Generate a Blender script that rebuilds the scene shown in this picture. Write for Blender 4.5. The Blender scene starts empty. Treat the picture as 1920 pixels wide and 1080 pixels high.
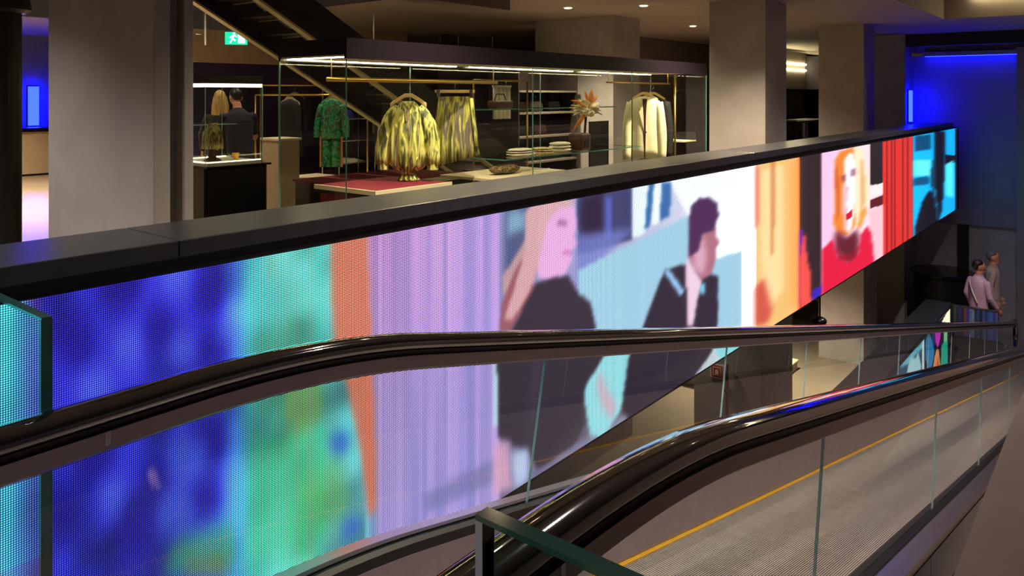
import bpy, bmesh, math, random
import numpy as np
from mathutils import Vector, Matrix
random.seed(7)
R = math.radians
SC = bpy.context.scene
COL = SC.collection
# ------------------------------------------------------------------ camera, world, exposure
cam_d = bpy.data.cameras.new('camera'); cam = bpy.data.objects.new('camera', cam_d); COL.objects.link(cam)
cam.location = (0, 0, 1.62); cam.rotation_euler = (R(90), 0, R(38.9))
cam_d.sensor_width = 36; cam_d.lens = 36 * 1450 / 1920; cam_d.shift_y = -362 / 1920; cam_d.clip_start = .05; cam_d.clip_end = 200
SC.camera = cam
SC.view_settings.view_transform = 'Standard'; SC.view_settings.look = 'None'
SC.view_settings.exposure = 0.0; SC.view_settings.gamma = 1.0; SC.view_settings.use_curve_mapping = False
SC.cycles.transparent_max_bounces = 40; SC.cycles.max_bounces = 8; SC.cycles.sample_clamp_indirect = 4
W = bpy.data.worlds.new('world'); SC.world = W; W.use_nodes = True
W.node_tree.nodes['Background'].inputs[0].default_value = (0, 0, 0, 1); W.node_tree.nodes['Background'].inputs[1].default_value = 0

def lin(c):
    return tuple(((v/255)/12.92 if v/255 <= .04045 else ((v/255+.055)/1.055)**2.4) for v in c)
# ------------------------------------------------------------------ lamps of the place and an added one (their fixtures are built further down)
LAMPS = []; LG = 1.0
def lamp(kind, loc, energy, color, size=.05, rot=(0, 0, 0), spot=110, blend=.6, size_y=None):
    d = bpy.data.lights.new('lamp', kind); d.energy = energy*LG; d.color = color
    if kind == 'SPOT': d.spot_size = R(spot); d.spot_blend = blend; d.shadow_soft_size = size
    elif kind == 'AREA':
        d.size = size
        if size_y: d.shape = 'RECTANGLE'; d.size_y = size_y
    else: d.shadow_soft_size = size
    o = bpy.data.objects.new('lamp', d); COL.objects.link(o); o.location = loc; o.rotation_euler = rot; LAMPS.append(o); return o
WARM = (1, .80, .56); COOL = (.78, .8, 1); NEUTRAL = (1, .92, .84)
# ------------------------------------------------------------------ materials
MATS = {}
def nodes(name):
    m = bpy.data.materials.new(name); m.use_nodes = True; nt = m.node_tree
    return m, nt, nt.nodes, nt.links
def mat(name, rgb, rough=.6, metal=0, var=.12, scale=6, stretch=(1, 1, 1), bump=0, coat=0, spec=.5, rgb2=None, detail=5):
    m, nt, N, L = nodes(name); b = N['Principled BSDF']
    b.inputs['Roughness'].default_value = rough; b.inputs['Metallic'].default_value = metal
    b.inputs['Coat Weight'].default_value = coat; b.inputs['Specular IOR Level'].default_value = spec
    tc = N.new('ShaderNodeTexCoord'); mp = N.new('ShaderNodeMapping'); mp.inputs['Scale'].default_value = stretch
    no = N.new('ShaderNodeTexNoise'); no.inputs['Scale'].default_value = scale; no.inputs['Detail'].default_value = detail
    L.new(tc.outputs['Object'], mp.inputs[0]); L.new(mp.outputs[0], no.inputs[0])
    cr = N.new('ShaderNodeValToRGB'); c = lin(rgb); c2 = lin(rgb2) if rgb2 else tuple(v*(1-var) for v in c); c1 = c if rgb2 else tuple(min(1, v*(1+var)) for v in c)
    cr.color_ramp.elements[0].position = .3; cr.color_ramp.elements[0].color = (*c2, 1); cr.color_ramp.elements[1].position = .7; cr.color_ramp.elements[1].color = (*c1, 1)
    L.new(no.outputs[0], cr.inputs[0]); L.new(cr.outputs[0], b.inputs['Base Color'])
    if bump:
        bp = N.new('ShaderNodeBump'); bp.inputs['Strength'].default_value = bump; bp.inputs['Distance'].default_value = .01
        L.new(no.outputs[0], bp.inputs['Height']); L.new(bp.outputs[0], b.inputs['Normal'])
    MATS[name] = m; return m
def emit(name, rgb, strength):
    m, nt, N, L = nodes(name); b = N['Principled BSDF']; c = lin(rgb)
    b.inputs['Base Color'].default_value = (*c, 1); b.inputs['Emission Color'].default_value = (*c, 1); b.inputs['Emission Strength'].default_value = strength
    MATS[name] = m; return m
def glass(name, tint=(.93, .97, .95), ior=1.45, gloss=1.0):
    m, nt, N, L = nodes(name); N.remove(N['Principled BSDF'])
    t = N.new('ShaderNodeBsdfTransparent'); t.inputs[0].default_value = (*tint, 1)
    g = N.new('ShaderNodeBsdfGlossy'); g.inputs['Roughness'].default_value = .01; g.inputs[0].default_value = (gloss, gloss, gloss, 1)
    f = N.new('ShaderNodeFresnel'); f.inputs[0].default_value = ior
    ge = N.new('ShaderNodeNewGeometry'); iv = N.new('ShaderNodeMath'); iv.operation = 'SUBTRACT'; iv.inputs[0].default_value = 1; L.new(ge.outputs['Backfacing'], iv.inputs[1])
    mu = N.new('ShaderNodeMath'); mu.operation = 'MULTIPLY'; L.new(f.outputs[0], mu.inputs[0]); L.new(iv.outputs[0], mu.inputs[1])   # one reflection per pane
    x = N.new('ShaderNodeMixShader'); L.new(mu.outputs[0], x.inputs[0]); L.new(t.outputs[0], x.inputs[1]); L.new(g.outputs[0], x.inputs[2])
    L.new(x.outputs[0], N['Material Output'].inputs[0]); MATS[name] = m; return m
def led(name, pitch=.008, gain=1.0):
    """LED wall: a colour attribute shown through round diodes on a dark mask"""
    m, nt, N, L = nodes(name); b = N['Principled BSDF']
    b.inputs['Base Color'].default_value = (.01, .01, .012, 1); b.inputs['Roughness'].default_value = .5
    at = N.new('ShaderNodeAttribute'); at.attribute_name = 'led'
    tc = N.new('ShaderNodeTexCoord'); sp = N.new('ShaderNodeSeparateXYZ'); L.new(tc.outputs['Object'], sp.inputs[0])
    sq = []
    for ax in ('Y', 'Z'):
        d = N.new('ShaderNodeMath'); d.operation = 'DIVIDE'; d.inputs[1].default_value = pitch; L.new(sp.outputs[ax], d.inputs[0])
        f = N.new('ShaderNodeMath'); f.operation = 'FRACT'; L.new(d.outputs[0], f.inputs[0])
        s = N.new('ShaderNodeMath'); s.operation = 'SUBTRACT'; s.inputs[1].default_value = .5; L.new(f.outputs[0], s.inputs[0])
        q = N.new('ShaderNodeMath'); q.operation = 'MULTIPLY'; L.new(s.outputs[0], q.inputs[0]); L.new(s.outputs[0], q.inputs[1]); sq.append(q)
    a = N.new('ShaderNodeMath'); a.operation = 'ADD'; L.new(sq[0].outputs[0], a.inputs[0]); L.new(sq[1].outputs[0], a.inputs[1])
    mr = N.new('ShaderNodeMapRange'); mr.inputs['From Min'].default_value = .025; mr.inputs['From Max'].default_value = .19
    mr.inputs['To Min'].default_value = 2.9*gain; mr.inputs['To Max'].default_value = .14*gain; L.new(a.outputs[0], mr.inputs['Value'])
    L.new(at.outputs['Color'], b.inputs['Emission Color']); L.new(mr.outputs[0], b.inputs['Emission Strength'])
    MATS[name] = m; return m
def pattern(name, stops, scale=9, stretch=(1, 1, .25), rough=.6, distort=1.2):
    m, nt, N, L = nodes(name); b = N['Principled BSDF']; b.inputs['Roughness'].default_value = rough
    tc = N.new('ShaderNodeTexCoord'); mp = N.new('ShaderNodeMapping'); mp.inputs['Scale'].default_value = stretch
    no = N.new('ShaderNodeTexNoise'); no.inputs['Scale'].default_value = scale; no.inputs['Detail'].default_value = 3; no.inputs['Distortion'].default_value = distort
    L.new(tc.outputs['Object'], mp.inputs[0]); L.new(mp.outputs[0], no.inputs[0])
    cr = N.new('ShaderNodeValToRGB'); cr.color_ramp.interpolation = 'LINEAR'
    while len(cr.color_ramp.elements) < len(stops): cr.color_ramp.elements.new(.5)
    for e, (p, c) in zip(cr.color_ramp.elements, stops): e.position = p; e.color = (*lin(c), 1)
    L.new(no.outputs[0], cr.inputs[0]); L.new(cr.outputs[0], b.inputs['Base Color']); MATS[name] = m; return m

mat('stone', (156, 150, 148), .7, var=.10, scale=2.2, stretch=(1, 1, 1.3), bump=.1)
mat('stone_parapet', (122, 102, 88), .65, var=.12, scale=9, bump=.08)
mat('ceiling_paint', (150, 138, 126), .8, var=.08, scale=2, stretch=(.5, 3, 1))
mat('floor_stone', (150, 135, 115), .3, var=.08, scale=2)
mat('lower_stone', (128, 117, 102), .35, var=.08, scale=2)
mat('wall_brown', (118, 106, 92), .75, var=.1, scale=3)
mat('wall_dark', (44, 38, 44), .8, var=.15, scale=3)
mat('wall_violet', (52, 44, 84), .8, var=.1, scale=3)
mat('wall_pale', (170, 167, 172), .7, var=.05, scale=3)
mat('wall_grey', (132, 130, 136), .75, var=.05, scale=3)
mat('coping', (48, 50, 54), .3, var=.15, scale=14, spec=.5)
mat('coping_face', (40, 42, 52), .5, var=.1, scale=14)
mat('black', (9, 9, 11), .5, var=.1)
mat('black_gloss', (14, 12, 15), .22, var=.1, coat=.2)
mat('rubber', (13, 12, 12), .08, var=.05, coat=1, spec=1.0); MATS['rubber'].node_tree.nodes['Principled BSDF'].inputs['Coat IOR'].default_value = 2.0
mat('steel', (205, 203, 206), .3, metal=1, var=.04, scale=30, stretch=(1, .05, 1))
mat('steel_dark', (150, 140, 146), .34, metal=.85, var=.08, scale=20, stretch=(1, .05, 1))
mat('skirt_metal', (176, 164, 168), .36, metal=.7, var=.06, scale=14)
mat('tread_metal', (196, 186, 182), .42, metal=.5, var=.1, scale=14)
mat('tread_base', (92, 86, 86), .6, metal=.2, var=.1)
mat('yellow', (226, 170, 24), .5, var=.06)
mat('cladding', (170, 165, 190), .12, metal=.95, var=.04, scale=3)
mat('glass_edge', (70, 128, 116), .15, var=.1, spec=.8, coat=.4)
mat('guard_rim', (40, 78, 72), .12, var=.1, spec=.8, coat=.4)
mat('glass_edge_pale', (160, 200, 200), .15, var=.1, spec=.8)
mat('glass_edge_grey', (150, 158, 172), .25, metal=.1, var=.05)
glass('glass'); glass('glass_vitrine', (.97, .985, .97), 1.4); glass('glass_guard', (.86, .95, .93), 1.45)
emit('strip_warm', (255, 240, 185), 24); emit('strip_soft', (255, 236, 180), 4); emit('strip_blue', (4, 10, 255), 85); emit('downlight', (255, 222, 178), 14)
emit('sign_green', (20, 200, 150), 1.6); emit('sign_white', (225, 255, 245), 2.2)
mat('header_black', (26, 19, 28), .35, var=.1)
mat('header_soffit', (214, 209, 194), .5, var=.05)
mat('brass', (200, 170, 90), .3, metal=.9, var=.06)
mat('chrome', (210, 210, 205), .18, metal=1, var=.03)
mat('wood_pale', (222, 190, 128), .5, var=.12, scale=10, stretch=(1, 1, 6))
mat('red_felt', (120, 20, 44), .8, var=.06)
mat('cream', (222, 208, 176), .6, var=.05)
mat('beige', (186, 164, 134), .7, var=.06)
mat('plinth_black', (13, 11, 11), .45, var=.2)
mat('plinth_side', (96, 88, 78), .6, var=.1)
mat('stair_dark', (30, 22, 20), .5, var=.2)
mat('stair_edge', (190, 178, 130), .45, metal=.4, var=.05)
mat('white_cloth', (232, 226, 206), .8, var=.05, scale=12)
mat('ivory_cloth', (236, 230, 190), .75, var=.04, scale=10, stretch=(3, 3, .4))
mat('black_cloth', (26, 23, 26), .8, var=.2)
mat('brown_leather', (70, 40, 30), .4, var=.2, scale=12)
mat('grey_cloth', (120, 110, 104), .8, var=.1)
mat('blue_cloth', (70, 72, 220), .7, var=.1)
mat('navy_cloth', (30, 26, 46), .8, var=.12)
mat('pink_shirt', (214, 178, 200), .75, var=.07, scale=9)
mat('check_shirt', (176, 158, 150), .8, var=.3, scale=60)
mat('trouser', (18, 17, 22), .8, var=.2)
mat('skin', (196, 138, 108), .55, var=.06)
mat('hair_dark', (26, 18, 18), .5, var=.3, scale=40, stretch=(1, 1, .2))
mat('hair_grey', (88, 88, 98), .55, var=.3, scale=40)
mat('hair_blond', (196, 160, 96), .5, var=.35, scale=40, stretch=(1, 1, .1))
mat('petal', (240, 232, 200), .7, var=.08, scale=20)
mat('petal_orange', (206, 130, 60), .7, var=.2, scale=20)
mat('leaf_green', (92, 112, 60), .6, var=.2, scale=20)
mat('sign_red', (190, 24, 34), .5, var=.05); mat('sign_paint_white', (240, 235, 230), .5, var=.03)
mat('pipe_red', (120, 36, 34), .5, var=.1)
pattern('print_lime', [(.30, (36, 40, 30)), (.40, (92, 100, 54)), (.47, (206, 206, 90)), (.52, (232, 228, 150)), (.57, (150, 156, 58)), (.63, (88, 84, 76)), (.72, (226, 222, 170))], 17, (1.0, 1.0, .16), distort=.5)
pattern('print_lime_skirt', [(.30, (40, 44, 36)), (.41, (140, 140, 60)), (.48, (216, 210, 100)), (.55, (120, 112, 100)), (.64, (112, 104, 92)), (.72, (196, 190, 120))], 14, (1.4, 1.4, .14), distort=.4)
pattern('print_green', [(.32, (8, 40, 28)), (.44, (20, 120, 70)), (.5, (30, 190, 130)), (.56, (96, 80, 50)), (.64, (20, 96, 50)), (.74, (150, 220, 200))], 11, (1, 1, .8))
pattern('snake_print', [(.35, (30, 22, 16)), (.5, (96, 74, 50)), (.6, (190, 160, 110)), (.7, (40, 28, 20))], 60, (1, 1, 1))
pattern('gold_print', [(.38, (236, 228, 190)), (.48, (214, 186, 90)), (.55, (120, 92, 30)), (.62, (240, 236, 206))], 26, (1, 1, 1))
pattern('olive_fur', [(.35, (50, 44, 24)), (.5, (130, 118, 66)), (.62, (176, 160, 96))], 50, (1, 1, .2))
led('led_main', .008, 1.12); led('led_low', .012, 1.0)
# ------------------------------------------------------------------ geometry helpers (all return (verts, faces))
def B(x0, x1, y0, y1, z0, z1):
    v = [(x, y, z) for z in (z0, z1) for y in (y0, y1) for x in (x0, x1)]
    return v, [(0, 2, 3, 1), (4, 5, 7, 6), (0, 1, 5, 4), (2, 6, 7, 3), (0, 4, 6, 2), (1, 3, 7, 5)]
def J(*gs):
    V, Fc = [], []
    for v, f in gs:
        o = len(V); V += list(v); Fc += [tuple(i+o for i in q) for q in f]
    return V, Fc
def loft(rings, closed=True, cap=True):
    n = len(rings[0]); V = [p for r in rings for p in r]; Fc = []
    for i in range(len(rings)-1):
        for j in range(n if closed else n-1):
            a, b = i*n+j, i*n+(j+1) % n
            Fc.append((a, b, b+n, a+n))
    if cap and closed:
        Fc.append(tuple(range(n-1, -1, -1))); Fc.append(tuple((len(rings)-1)*n+j for j in range(n)))
    return V, Fc
def tube(pts, r, n=8, closed=False):
    """round tube along a polyline, frames carried along so bends do not twist"""
    pts = [Vector(p) for p in pts]; rs = r if isinstance(r, (list, tuple)) else [r]*len(pts); rings = []; u = None
    for i, p in enumerate(pts):
        t = (pts[min(i+1, len(pts)-1)]-pts[max(i-1, 0)]); t.normalize()
        if u is None:
            u = t.cross(Vector((0, 0, 1)) if abs(t.z) < .9 else Vector((1, 0, 0))).normalized()
        else: u = (u-t*u.dot(t)).normalized()
        w = u.cross(t).normalized()
        rings.append([tuple(p+(u*math.cos(k*2*math.pi/n)+w*math.sin(k*2*math.pi/n))*rs[i]) for k in range(n)])
    return loft(rings)
def lathe(prof, n=20, c=(0, 0, 0)):
    return loft([[(c[0]+r*math.cos(k*2*math.pi/n), c[1]+r*math.sin(k*2*math.pi/n), c[2]+z) for k in range(n)] for r, z in prof])
def prism_x(poly, x0, x1):
    n = len(poly); V = [(x0, y, z) for y, z in poly]+[(x1, y, z) for y, z in poly]
    return V, [tuple(range(n)), tuple(range(2*n-1, n-1, -1))]+[(i, i+n, (i+1) % n+n, (i+1) % n) for i in range(n)]
def prism_y(poly, y0, y1):
    n = len(poly); V = [(x, y0, z) for x, z in poly]+[(x, y1, z) for x, z in poly]
    return V, [tuple(range(n-1, -1, -1)), tuple(range(n, 2*n))]+[(i, (i+1) % n, (i+1) % n+n, i+n) for i in range(n)]
def blob(c, rad, nu=12, nv=8, f=None):
    rings = []
    for i in range(nv+1):
        th = math.pi*(.02+.96*i/nv)
        ring = []
        for k in range(nu):
            ph = 2*math.pi*k/nu; d = Vector((math.sin(th)*math.cos(ph), math.sin(th)*math.sin(ph), -math.cos(th)))
            s = f(d) if f else 1
            ring.append((c[0]+d.x*rad[0]*s, c[1]+d.y*rad[1]*s, c[2]+d.z*rad[2]*s))
        rings.append(ring)
    return loft(rings)
LOC = {}
def mk(name, geo, m, parent=None, smooth=False, bevel=0, world=True, edge=None, label=None):
    """one mesh object; geometry given in world space (world=True) or in the parent's own space"""
    V, Fc = geo
    if parent is None:
        xs, ys, zs = zip(*V); o0 = Vector(((min(xs)+max(xs))/2, (min(ys)+max(ys))/2, min(zs)))
    else: o0 = LOC.get(parent.name, Vector((0, 0, 0))) if world else Vector((0, 0, 0))
    me = bpy.data.meshes.new(name); me.from_pydata([tuple(Vector(p)-o0) for p in V], [], Fc)
    bm = bmesh.new(); bm.from_mesh(me); bmesh.ops.recalc_face_normals(bm, faces=bm.faces); bm.to_mesh(me); bm.free()
    me.materials.append(MATS[m])
    if edge: me.materials.append(MATS[edge])
    if smooth: me.polygons.foreach_set('use_smooth', [True]*len(me.polygons))
    o = bpy.data.objects.new(name, me); COL.objects.link(o)
    if parent is None: o.location = o0; LOC[o.name] = o0
    else: o.parent = parent; LOC[o.name] = LOC.get(parent.name, Vector((0, 0, 0)))
    if bevel:
        bv = o.modifiers.new('bevel', 'BEVEL'); bv.width = bevel; bv.segments = 2; bv.limit_method = 'ANGLE'
    if label: o['label'] = label
    return o
def thing(name, label, cat, loc, rz=0, group=None):
    o = bpy.data.objects.new(name, None); COL.objects.link(o); o.location = loc; o.rotation_euler = (0, 0, rz); o.empty_display_size = .1
    LOC[o.name] = Vector(loc); return tag(o, label, cat, group)
def tag(o, label, cat, group=None, kind=None):
    o['label'] = label; o['category'] = cat
    if group: o['group'] = group
    if kind: o['kind'] = kind
    return o
def struct(name, geo, m, label=None, cat=None, bevel=0, smooth=False):
    o = mk(name, geo, m, bevel=bevel, smooth=smooth); o['kind'] = 'structure'
    if label: o['label'] = label
    o['category'] = cat or name.split('_')[0]
    return o
def pane(name, geo, parent, m='glass', edge='glass_edge', axis=0, world=True):
    """glass slab: faces across the thin axis clear, rim faces tinted"""
    o = mk(name, geo, m, parent, edge=edge, world=world)
    for p in o.data.polygons:
        if abs(p.normal[axis]) < .7: p.material_index = 1
    return o
# ================================================================== SETTING
FL = -3.50; CE = 2.965
struct('floor', B(-20, -3.46, -3, 27, -.12, 0), 'floor_stone', 'pale stone shop floor behind the screen parapet', 'floor')
struct('floor_landing', B(-3.0, 3, -3, .72, -.3, -.002), 'floor_stone', 'stone landing at the head of the moving walkway', 'floor')
struct('floor_right', B(-.18, 3, .72, 19.3, -.3, -.002), 'floor_stone', 'stone gallery floor behind the plain stone parapet', 'floor')
struct('floor_lower', B(-14, 3, -3, 24, FL-.2, FL), 'lower_stone', 'pale stone floor of the lower storey', 'floor')
struct('ceiling', J(B(-6.0, -2.65, -3, 27, CE, CE+.2), B(-20, -6.0, 7.4, 27, CE, CE+.2), B(-20, -10.2, -3, 7.4, CE, CE+.2), B(-2.65, 3, 15.5, 27, CE, CE+.2), B(-2.65, 3, -3, 3.0, CE, CE+.2)), 'ceiling_paint', 'taupe plastered ceiling over shop and atrium', 'ceiling')
struct('ceiling_coffer', J(B(-2.75, -2.65, 2.9, 15.6, CE+.2, CE+.42), B(-2.75, 3, 15.5, 15.6, CE+.2, CE+.42), B(-2.75, 3, 2.9, 3.0, CE+.2, CE+.42), B(-2.75, 3, 2.9, 15.6, CE+.42, CE+.5)), 'ceiling_paint', 'recessed ceiling coffer over the moving walkway', 'ceiling')
struct('ceiling_upper', B(-20, -5.5, -3, 9.6, 5.4, 5.5), 'wall_dark', 'dark ceiling of the storey above the stair opening', 'ceiling')
struct('ceiling_lower', B(-14, -3.46, -3, 24, -.83, -.122), 'ceiling_paint', 'soffit of the lower storey', 'ceiling')
struct('beam_stairwell', B(-6.3, -6.0, -3, 7.4, 2.66, 3.6), 'ceiling_paint', 'taupe bulkhead along the stair opening', 'beam')
struct('beam_stairwell_rear', B(-10.3, -10.2, -3, 7.4, 2.55, 4.2), 'wall_dark', 'dark bulkhead on the far side of the stair opening', 'beam')
struct('beam_stairwell_end', B(-10.3, -6.0, 7.3, 7.4, CE+.0, 5.4), 'wall_dark', 'dark end of the stair opening', 'beam')
struct('wall_back', B(-16.2, -16.0, 6.5, 27, 0, CE), 'wall_brown', 'dark rear wall of the shop', 'wall')
struct('wall_shop_violet', B(-13.0, -12.9, 6.6, 12, 0, 2.2), 'wall_violet', 'dark violet wall behind the clothes rails', 'wall')
struct('wall_shop_bulkhead', B(-13.2, -12.7, 5.6, 12, 2.2, CE), 'beige', 'beige bulkhead above the dark violet wall', 'wall')
struct('wall_far_left', B(-20, -19.9, -3, 3, 0, CE), 'wall_brown', 'brown wall at the far end of the aisle', 'wall')
struct('wall_left_end', B(-20, 3, -3.1, -3, FL, CE), 'wall_brown', 'brown wall behind the landing', 'wall')
struct('wall_blue_left', B(-19.6, -19.5, 5.5, 8.2, 0, CE), 'wall_grey', 'blue washed wall seen beside the dark round column', 'wall')
struct('wall_shop_end', B(-20, -4.06, 26.9, 27, 0, CE), 'wall_brown', 'brown wall at the end of the shop', 'wall')
struct('wall_shop_pale', B(-9.0, -8.9, 12.6, 26.9, 0, CE), 'wall_brown', 'taupe wall panel behind the glass vitrine', 'wall')
# end wall of the atrium
struct('wall_end_upper', B(-4.1, -1.95, 19.58, 19.75, -1.2, 2.50), 'wall_grey', 'blue lit panel wall at the end of the atrium', 'wall')
struct('wall_end_lower', B(-6.5, 3, 19.68, 19.8, FL, -1.2), 'wall_pale', 'pale lilac wall under the blue panel wall', 'wall')
struct('wall_end_soffit', B(-4.1, -1.95, 19.57, 19.68, -1.24, -1.2), 'wall_grey', 'thin ledge under the blue panel wall', 'wall')
struct('wall_end_pilaster', B(-1.95, 3, 19.3, 19.6, FL, 2.62), 'wall_grey', 'pale blue pier beside the blue panel wall', 'wall')
struct('trim_1', B(-3.1, -2.88, 19.64, 19.68, FL, -1.25), 'wall_dark', 'dark vertical strip on the lilac wall', 'trim')
struct('beam_end', B(-4.0, 3, 18.95, 19.25, 2.70, CE), 'wall_dark', 'dark beam above the blue panel wall', 'beam')
struct('trim_2', B(-3.75, 3, 19.4, 19.6, 2.50, 2.58), 'wall_grey', 'blue lit ledge over the panel wall', 'trim')
struct('trim_3', B(-4.1, 3, 19.6, 19.9, 2.58, CE), 'wall_grey', 'blue lit strip of wall above the ledge', 'trim')
struct('wall_lower_left', B(-6.0, -5.9, -3, 10.2, FL, -.83), 'wall_brown', 'brown wall of the lower storey under the screen', 'wall')
struct('wall_lower_back', B(-12, -11.9, 10.2, 20, FL, -.83), 'wall_dark', 'dark rear wall of the lower storey', 'wall')
struct('wall_lower_return', B(-11.9, -6.0, 10.1, 10.2, FL, -.83), 'wall_brown', 'brown return wall of the lower storey', 'wall')
struct('wall_lower_right', B(.4, .5, -3, 19.3, FL, -.3), 'wall_pale', 'pale wall of the lower storey under the gallery', 'wall')
struct('wall_right', B(3, 3.1, -3, 27, FL, CE+.4), 'wall_brown', 'brown side wall of the gallery', 'wall')
# stone parapet beside the camera
struct('parapet_right', B(-.183, .12, -1.5, 19.3, -.75, 1.0), 'stone_parapet', 'plain taupe stone parapet beside the moving walkway', 'parapet')
# columns
def column(x0, x1, y0, y1, z0, z1, label):
    return struct('column', B(x0, x1, y0, y1, z0, z1), 'stone', label, 'column', bevel=.008)
column(-4.83, -4.0, 10.55, 11.39, 0, CE, 'square stone column at the end of the long glass vitrine')
column(-4.83, -4.0, 15.53, 16.32, 0, CE, 'square stone column between the two lit shelf bays')
column(-5.3, -4.0, 18.9, 19.55, 0, CE, 'square stone column beside the blue lit wall')
column(-8.5, -6.85, 11.2, 12.1, 0, CE, 'wide stone column rising behind the long glass vitrine')
column(-4.95, -3.95, 10.3, 11.5, FL, -.83, 'lower storey column carrying the red fire sign')
column(-4.83, -4.0, 15.53, 16.5, FL, -.83, 'lower storey column beyond the lit floor')
column(-5.0, -3.95, 18.6, 19.55, FL, -.83, 'lower storey column beside the round black counter')
pier = struct('column', B(-5.45, -4.06, 2.0, 2.093, 0, CE), 'stone', 'broad grooved stone pier beside the small display case', 'column', bevel=.006)
mk('groove', B(-5.3, -4.14, 2.093, 2.17, 0, CE), 'stone', pier)
mk('pilaster', B(-5.45, -4.06, 2.17, 2.225, 0, CE), 'stone', pier, bevel=.006)
rc = thing('round_column', 'slim dark round column standing in the aisle beside the stone pier', 'column', (-6.9, 2.2, 0)); rc['kind'] = 'structure'
mk('shaft', lathe([(.135, 0), (.135, 2.26)], 28, (-6.9, 2.2, 0)), 'plinth_black', rc, smooth=False)
mk('cap', lathe([(.16, 2.26), (.2, 2.285), (.2, 2.31), (.1, CE)], 28, (-6.9, 2.2, 0)), 'plinth_black', rc)
# ================================================================== LED SCREEN PARAPET
Y0, Y1, ZT, ZB = -.8, 19.02, .9075, -.83
scr = thing('led_screen', 'long ribbon LED screen under the dark coping beside the moving walkway', 'screen', (-3.0, 9, ZB))
def fr(u): return 3*(.7782+.628*u)/(.628-.7782*u)
us = np.linspace(-1.62, .5760, 1060); YG = np.array([fr(u) for u in us]); YG[-1] = Y1; ZG = np.linspace(ZB, ZT, 122)
def ramp(x, keys):
    ks = np.array([k for k, _ in keys]); cs = np.array([c for _, c in keys], float)
    return np.stack([np.interp(x, ks, cs[:, i]) for i in range(3)], -1)
TOPK = [(-.8, (40, 150, 180)), (.5, (50, 190, 200)), (.98, (70, 190, 205)), (1.06, (70, 50, 160)), (1.1, (46, 44, 205)), (1.75, (46, 42, 195)), (1.83, (70, 120, 250)), (1.9, (70, 175, 185)), (2.1, (84, 175, 160)), (2.5, (80, 185, 180)), (2.58, (175, 130, 190)), (3.3, (176, 146, 214)), (3.58, (165, 140, 212)), (3.62, (140, 140, 190)), (7.6, (235, 245, 250)), (7.65, (228, 186, 120)), (8.85, (232, 180, 105)), (8.95, (250, 120, 60)), (8.98, (48, 33, 38)), (9.72, (46, 30, 36)), (9.79, (238, 190, 225)), (11.9, (250, 215, 225)), (12.71, (240, 190, 200)), (12.74, (222, 44, 40)), (14.68, (215, 52, 44)), (14.78, (24, 110, 150)), (14.85, (20, 190, 255)), (19.02, (20, 170, 255))]
BOTK = [(-.8, (30, 120, 150)), (.5, (60, 190, 190)), (.98, (60, 60, 190)), (1.06, (60, 40, 160)), (1.1, (42, 46, 200)), (1.55, (40, 54, 190)), (1.75, (50, 80, 200)), (1.83, (60, 130, 220)), (1.92, (70, 180, 170)), (2.2, (84, 180, 140)), (2.4, (84, 170, 190)), (2.55, (90, 180, 190)), (2.64, (150, 140, 205)), (3.3, (160, 144, 220)), (3.58, (176, 150, 214)), (3.62, (100, 90, 130))] + TOPK[14:]
TT = (ZG-ZB)/(ZT-ZB)
img = ramp(YG, BOTK)[:, None, :]*(1-TT)[None, :, None]**1.0 + ramp(YG, TOPK)[:, None, :]*TT[None, :, None]
rng = np.random.default_rng(3)
def vnoise(nu, nv):
    g = rng.random((nu+2, nv+2)); a = np.linspace(0, nu, len(YG), endpoint=False); b = np.linspace(0, nv, len(ZG), endpoint=False)
    i, j = a.astype(int), b.astype(int); fa, fb = a-i, b-j; fa = fa*fa*(3-2*fa); fb = fb*fb*(3-2*fb)
    g00 = g[i][:, j]; g10 = g[i+1][:, j]; g01 = g[i][:, j+1]; g11 = g[i+1][:, j+1]
    return (g00*(1-fa)[:, None]+g10*fa[:, None])*(1-fb)+(g01*(1-fa)[:, None]+g11*fa[:, None])*fb
n1 = vnoise(30, 7)[:, :, None]-.5; n2 = vnoise(70, 14)[:, :, None]-.5
zone = ((YG > -1) & (YG < 2.55))[:, None, None]
img = img*(1+zone*(n1*.7+n2*.4))
st = vnoise(420, 1)[:, :, None]-.5
img += ((YG > 2.56) & (YG < 3.62))[:, None, None]*st*np.array([46, 26, 30])
def inside(poly, gy, gz):
    r = np.zeros((len(gy), len(gz)), bool); n = len(poly)
    for k in range(n):
        y1, z1 = poly[k]; y2, z2 = poly[(k+1) % n]
        if z1 == z2: continue
        c = ((z1 > gz) != (z2 > gz)); xi = (y2-y1)*(gz-z1)/(z2-z1)+y1
        r ^= c[None, :] & (gy[:, None] < xi[None, :])
    return r.astype(float)
def blur(a, k):
    for _ in range(k):
        p = np.pad(a, 1, mode='edge')
        a = (p[:-2, 1:-1]+p[2:, 1:-1]+p[1:-1, :-2]+p[1:-1, 2:]+2*a)/6
    return a
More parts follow.
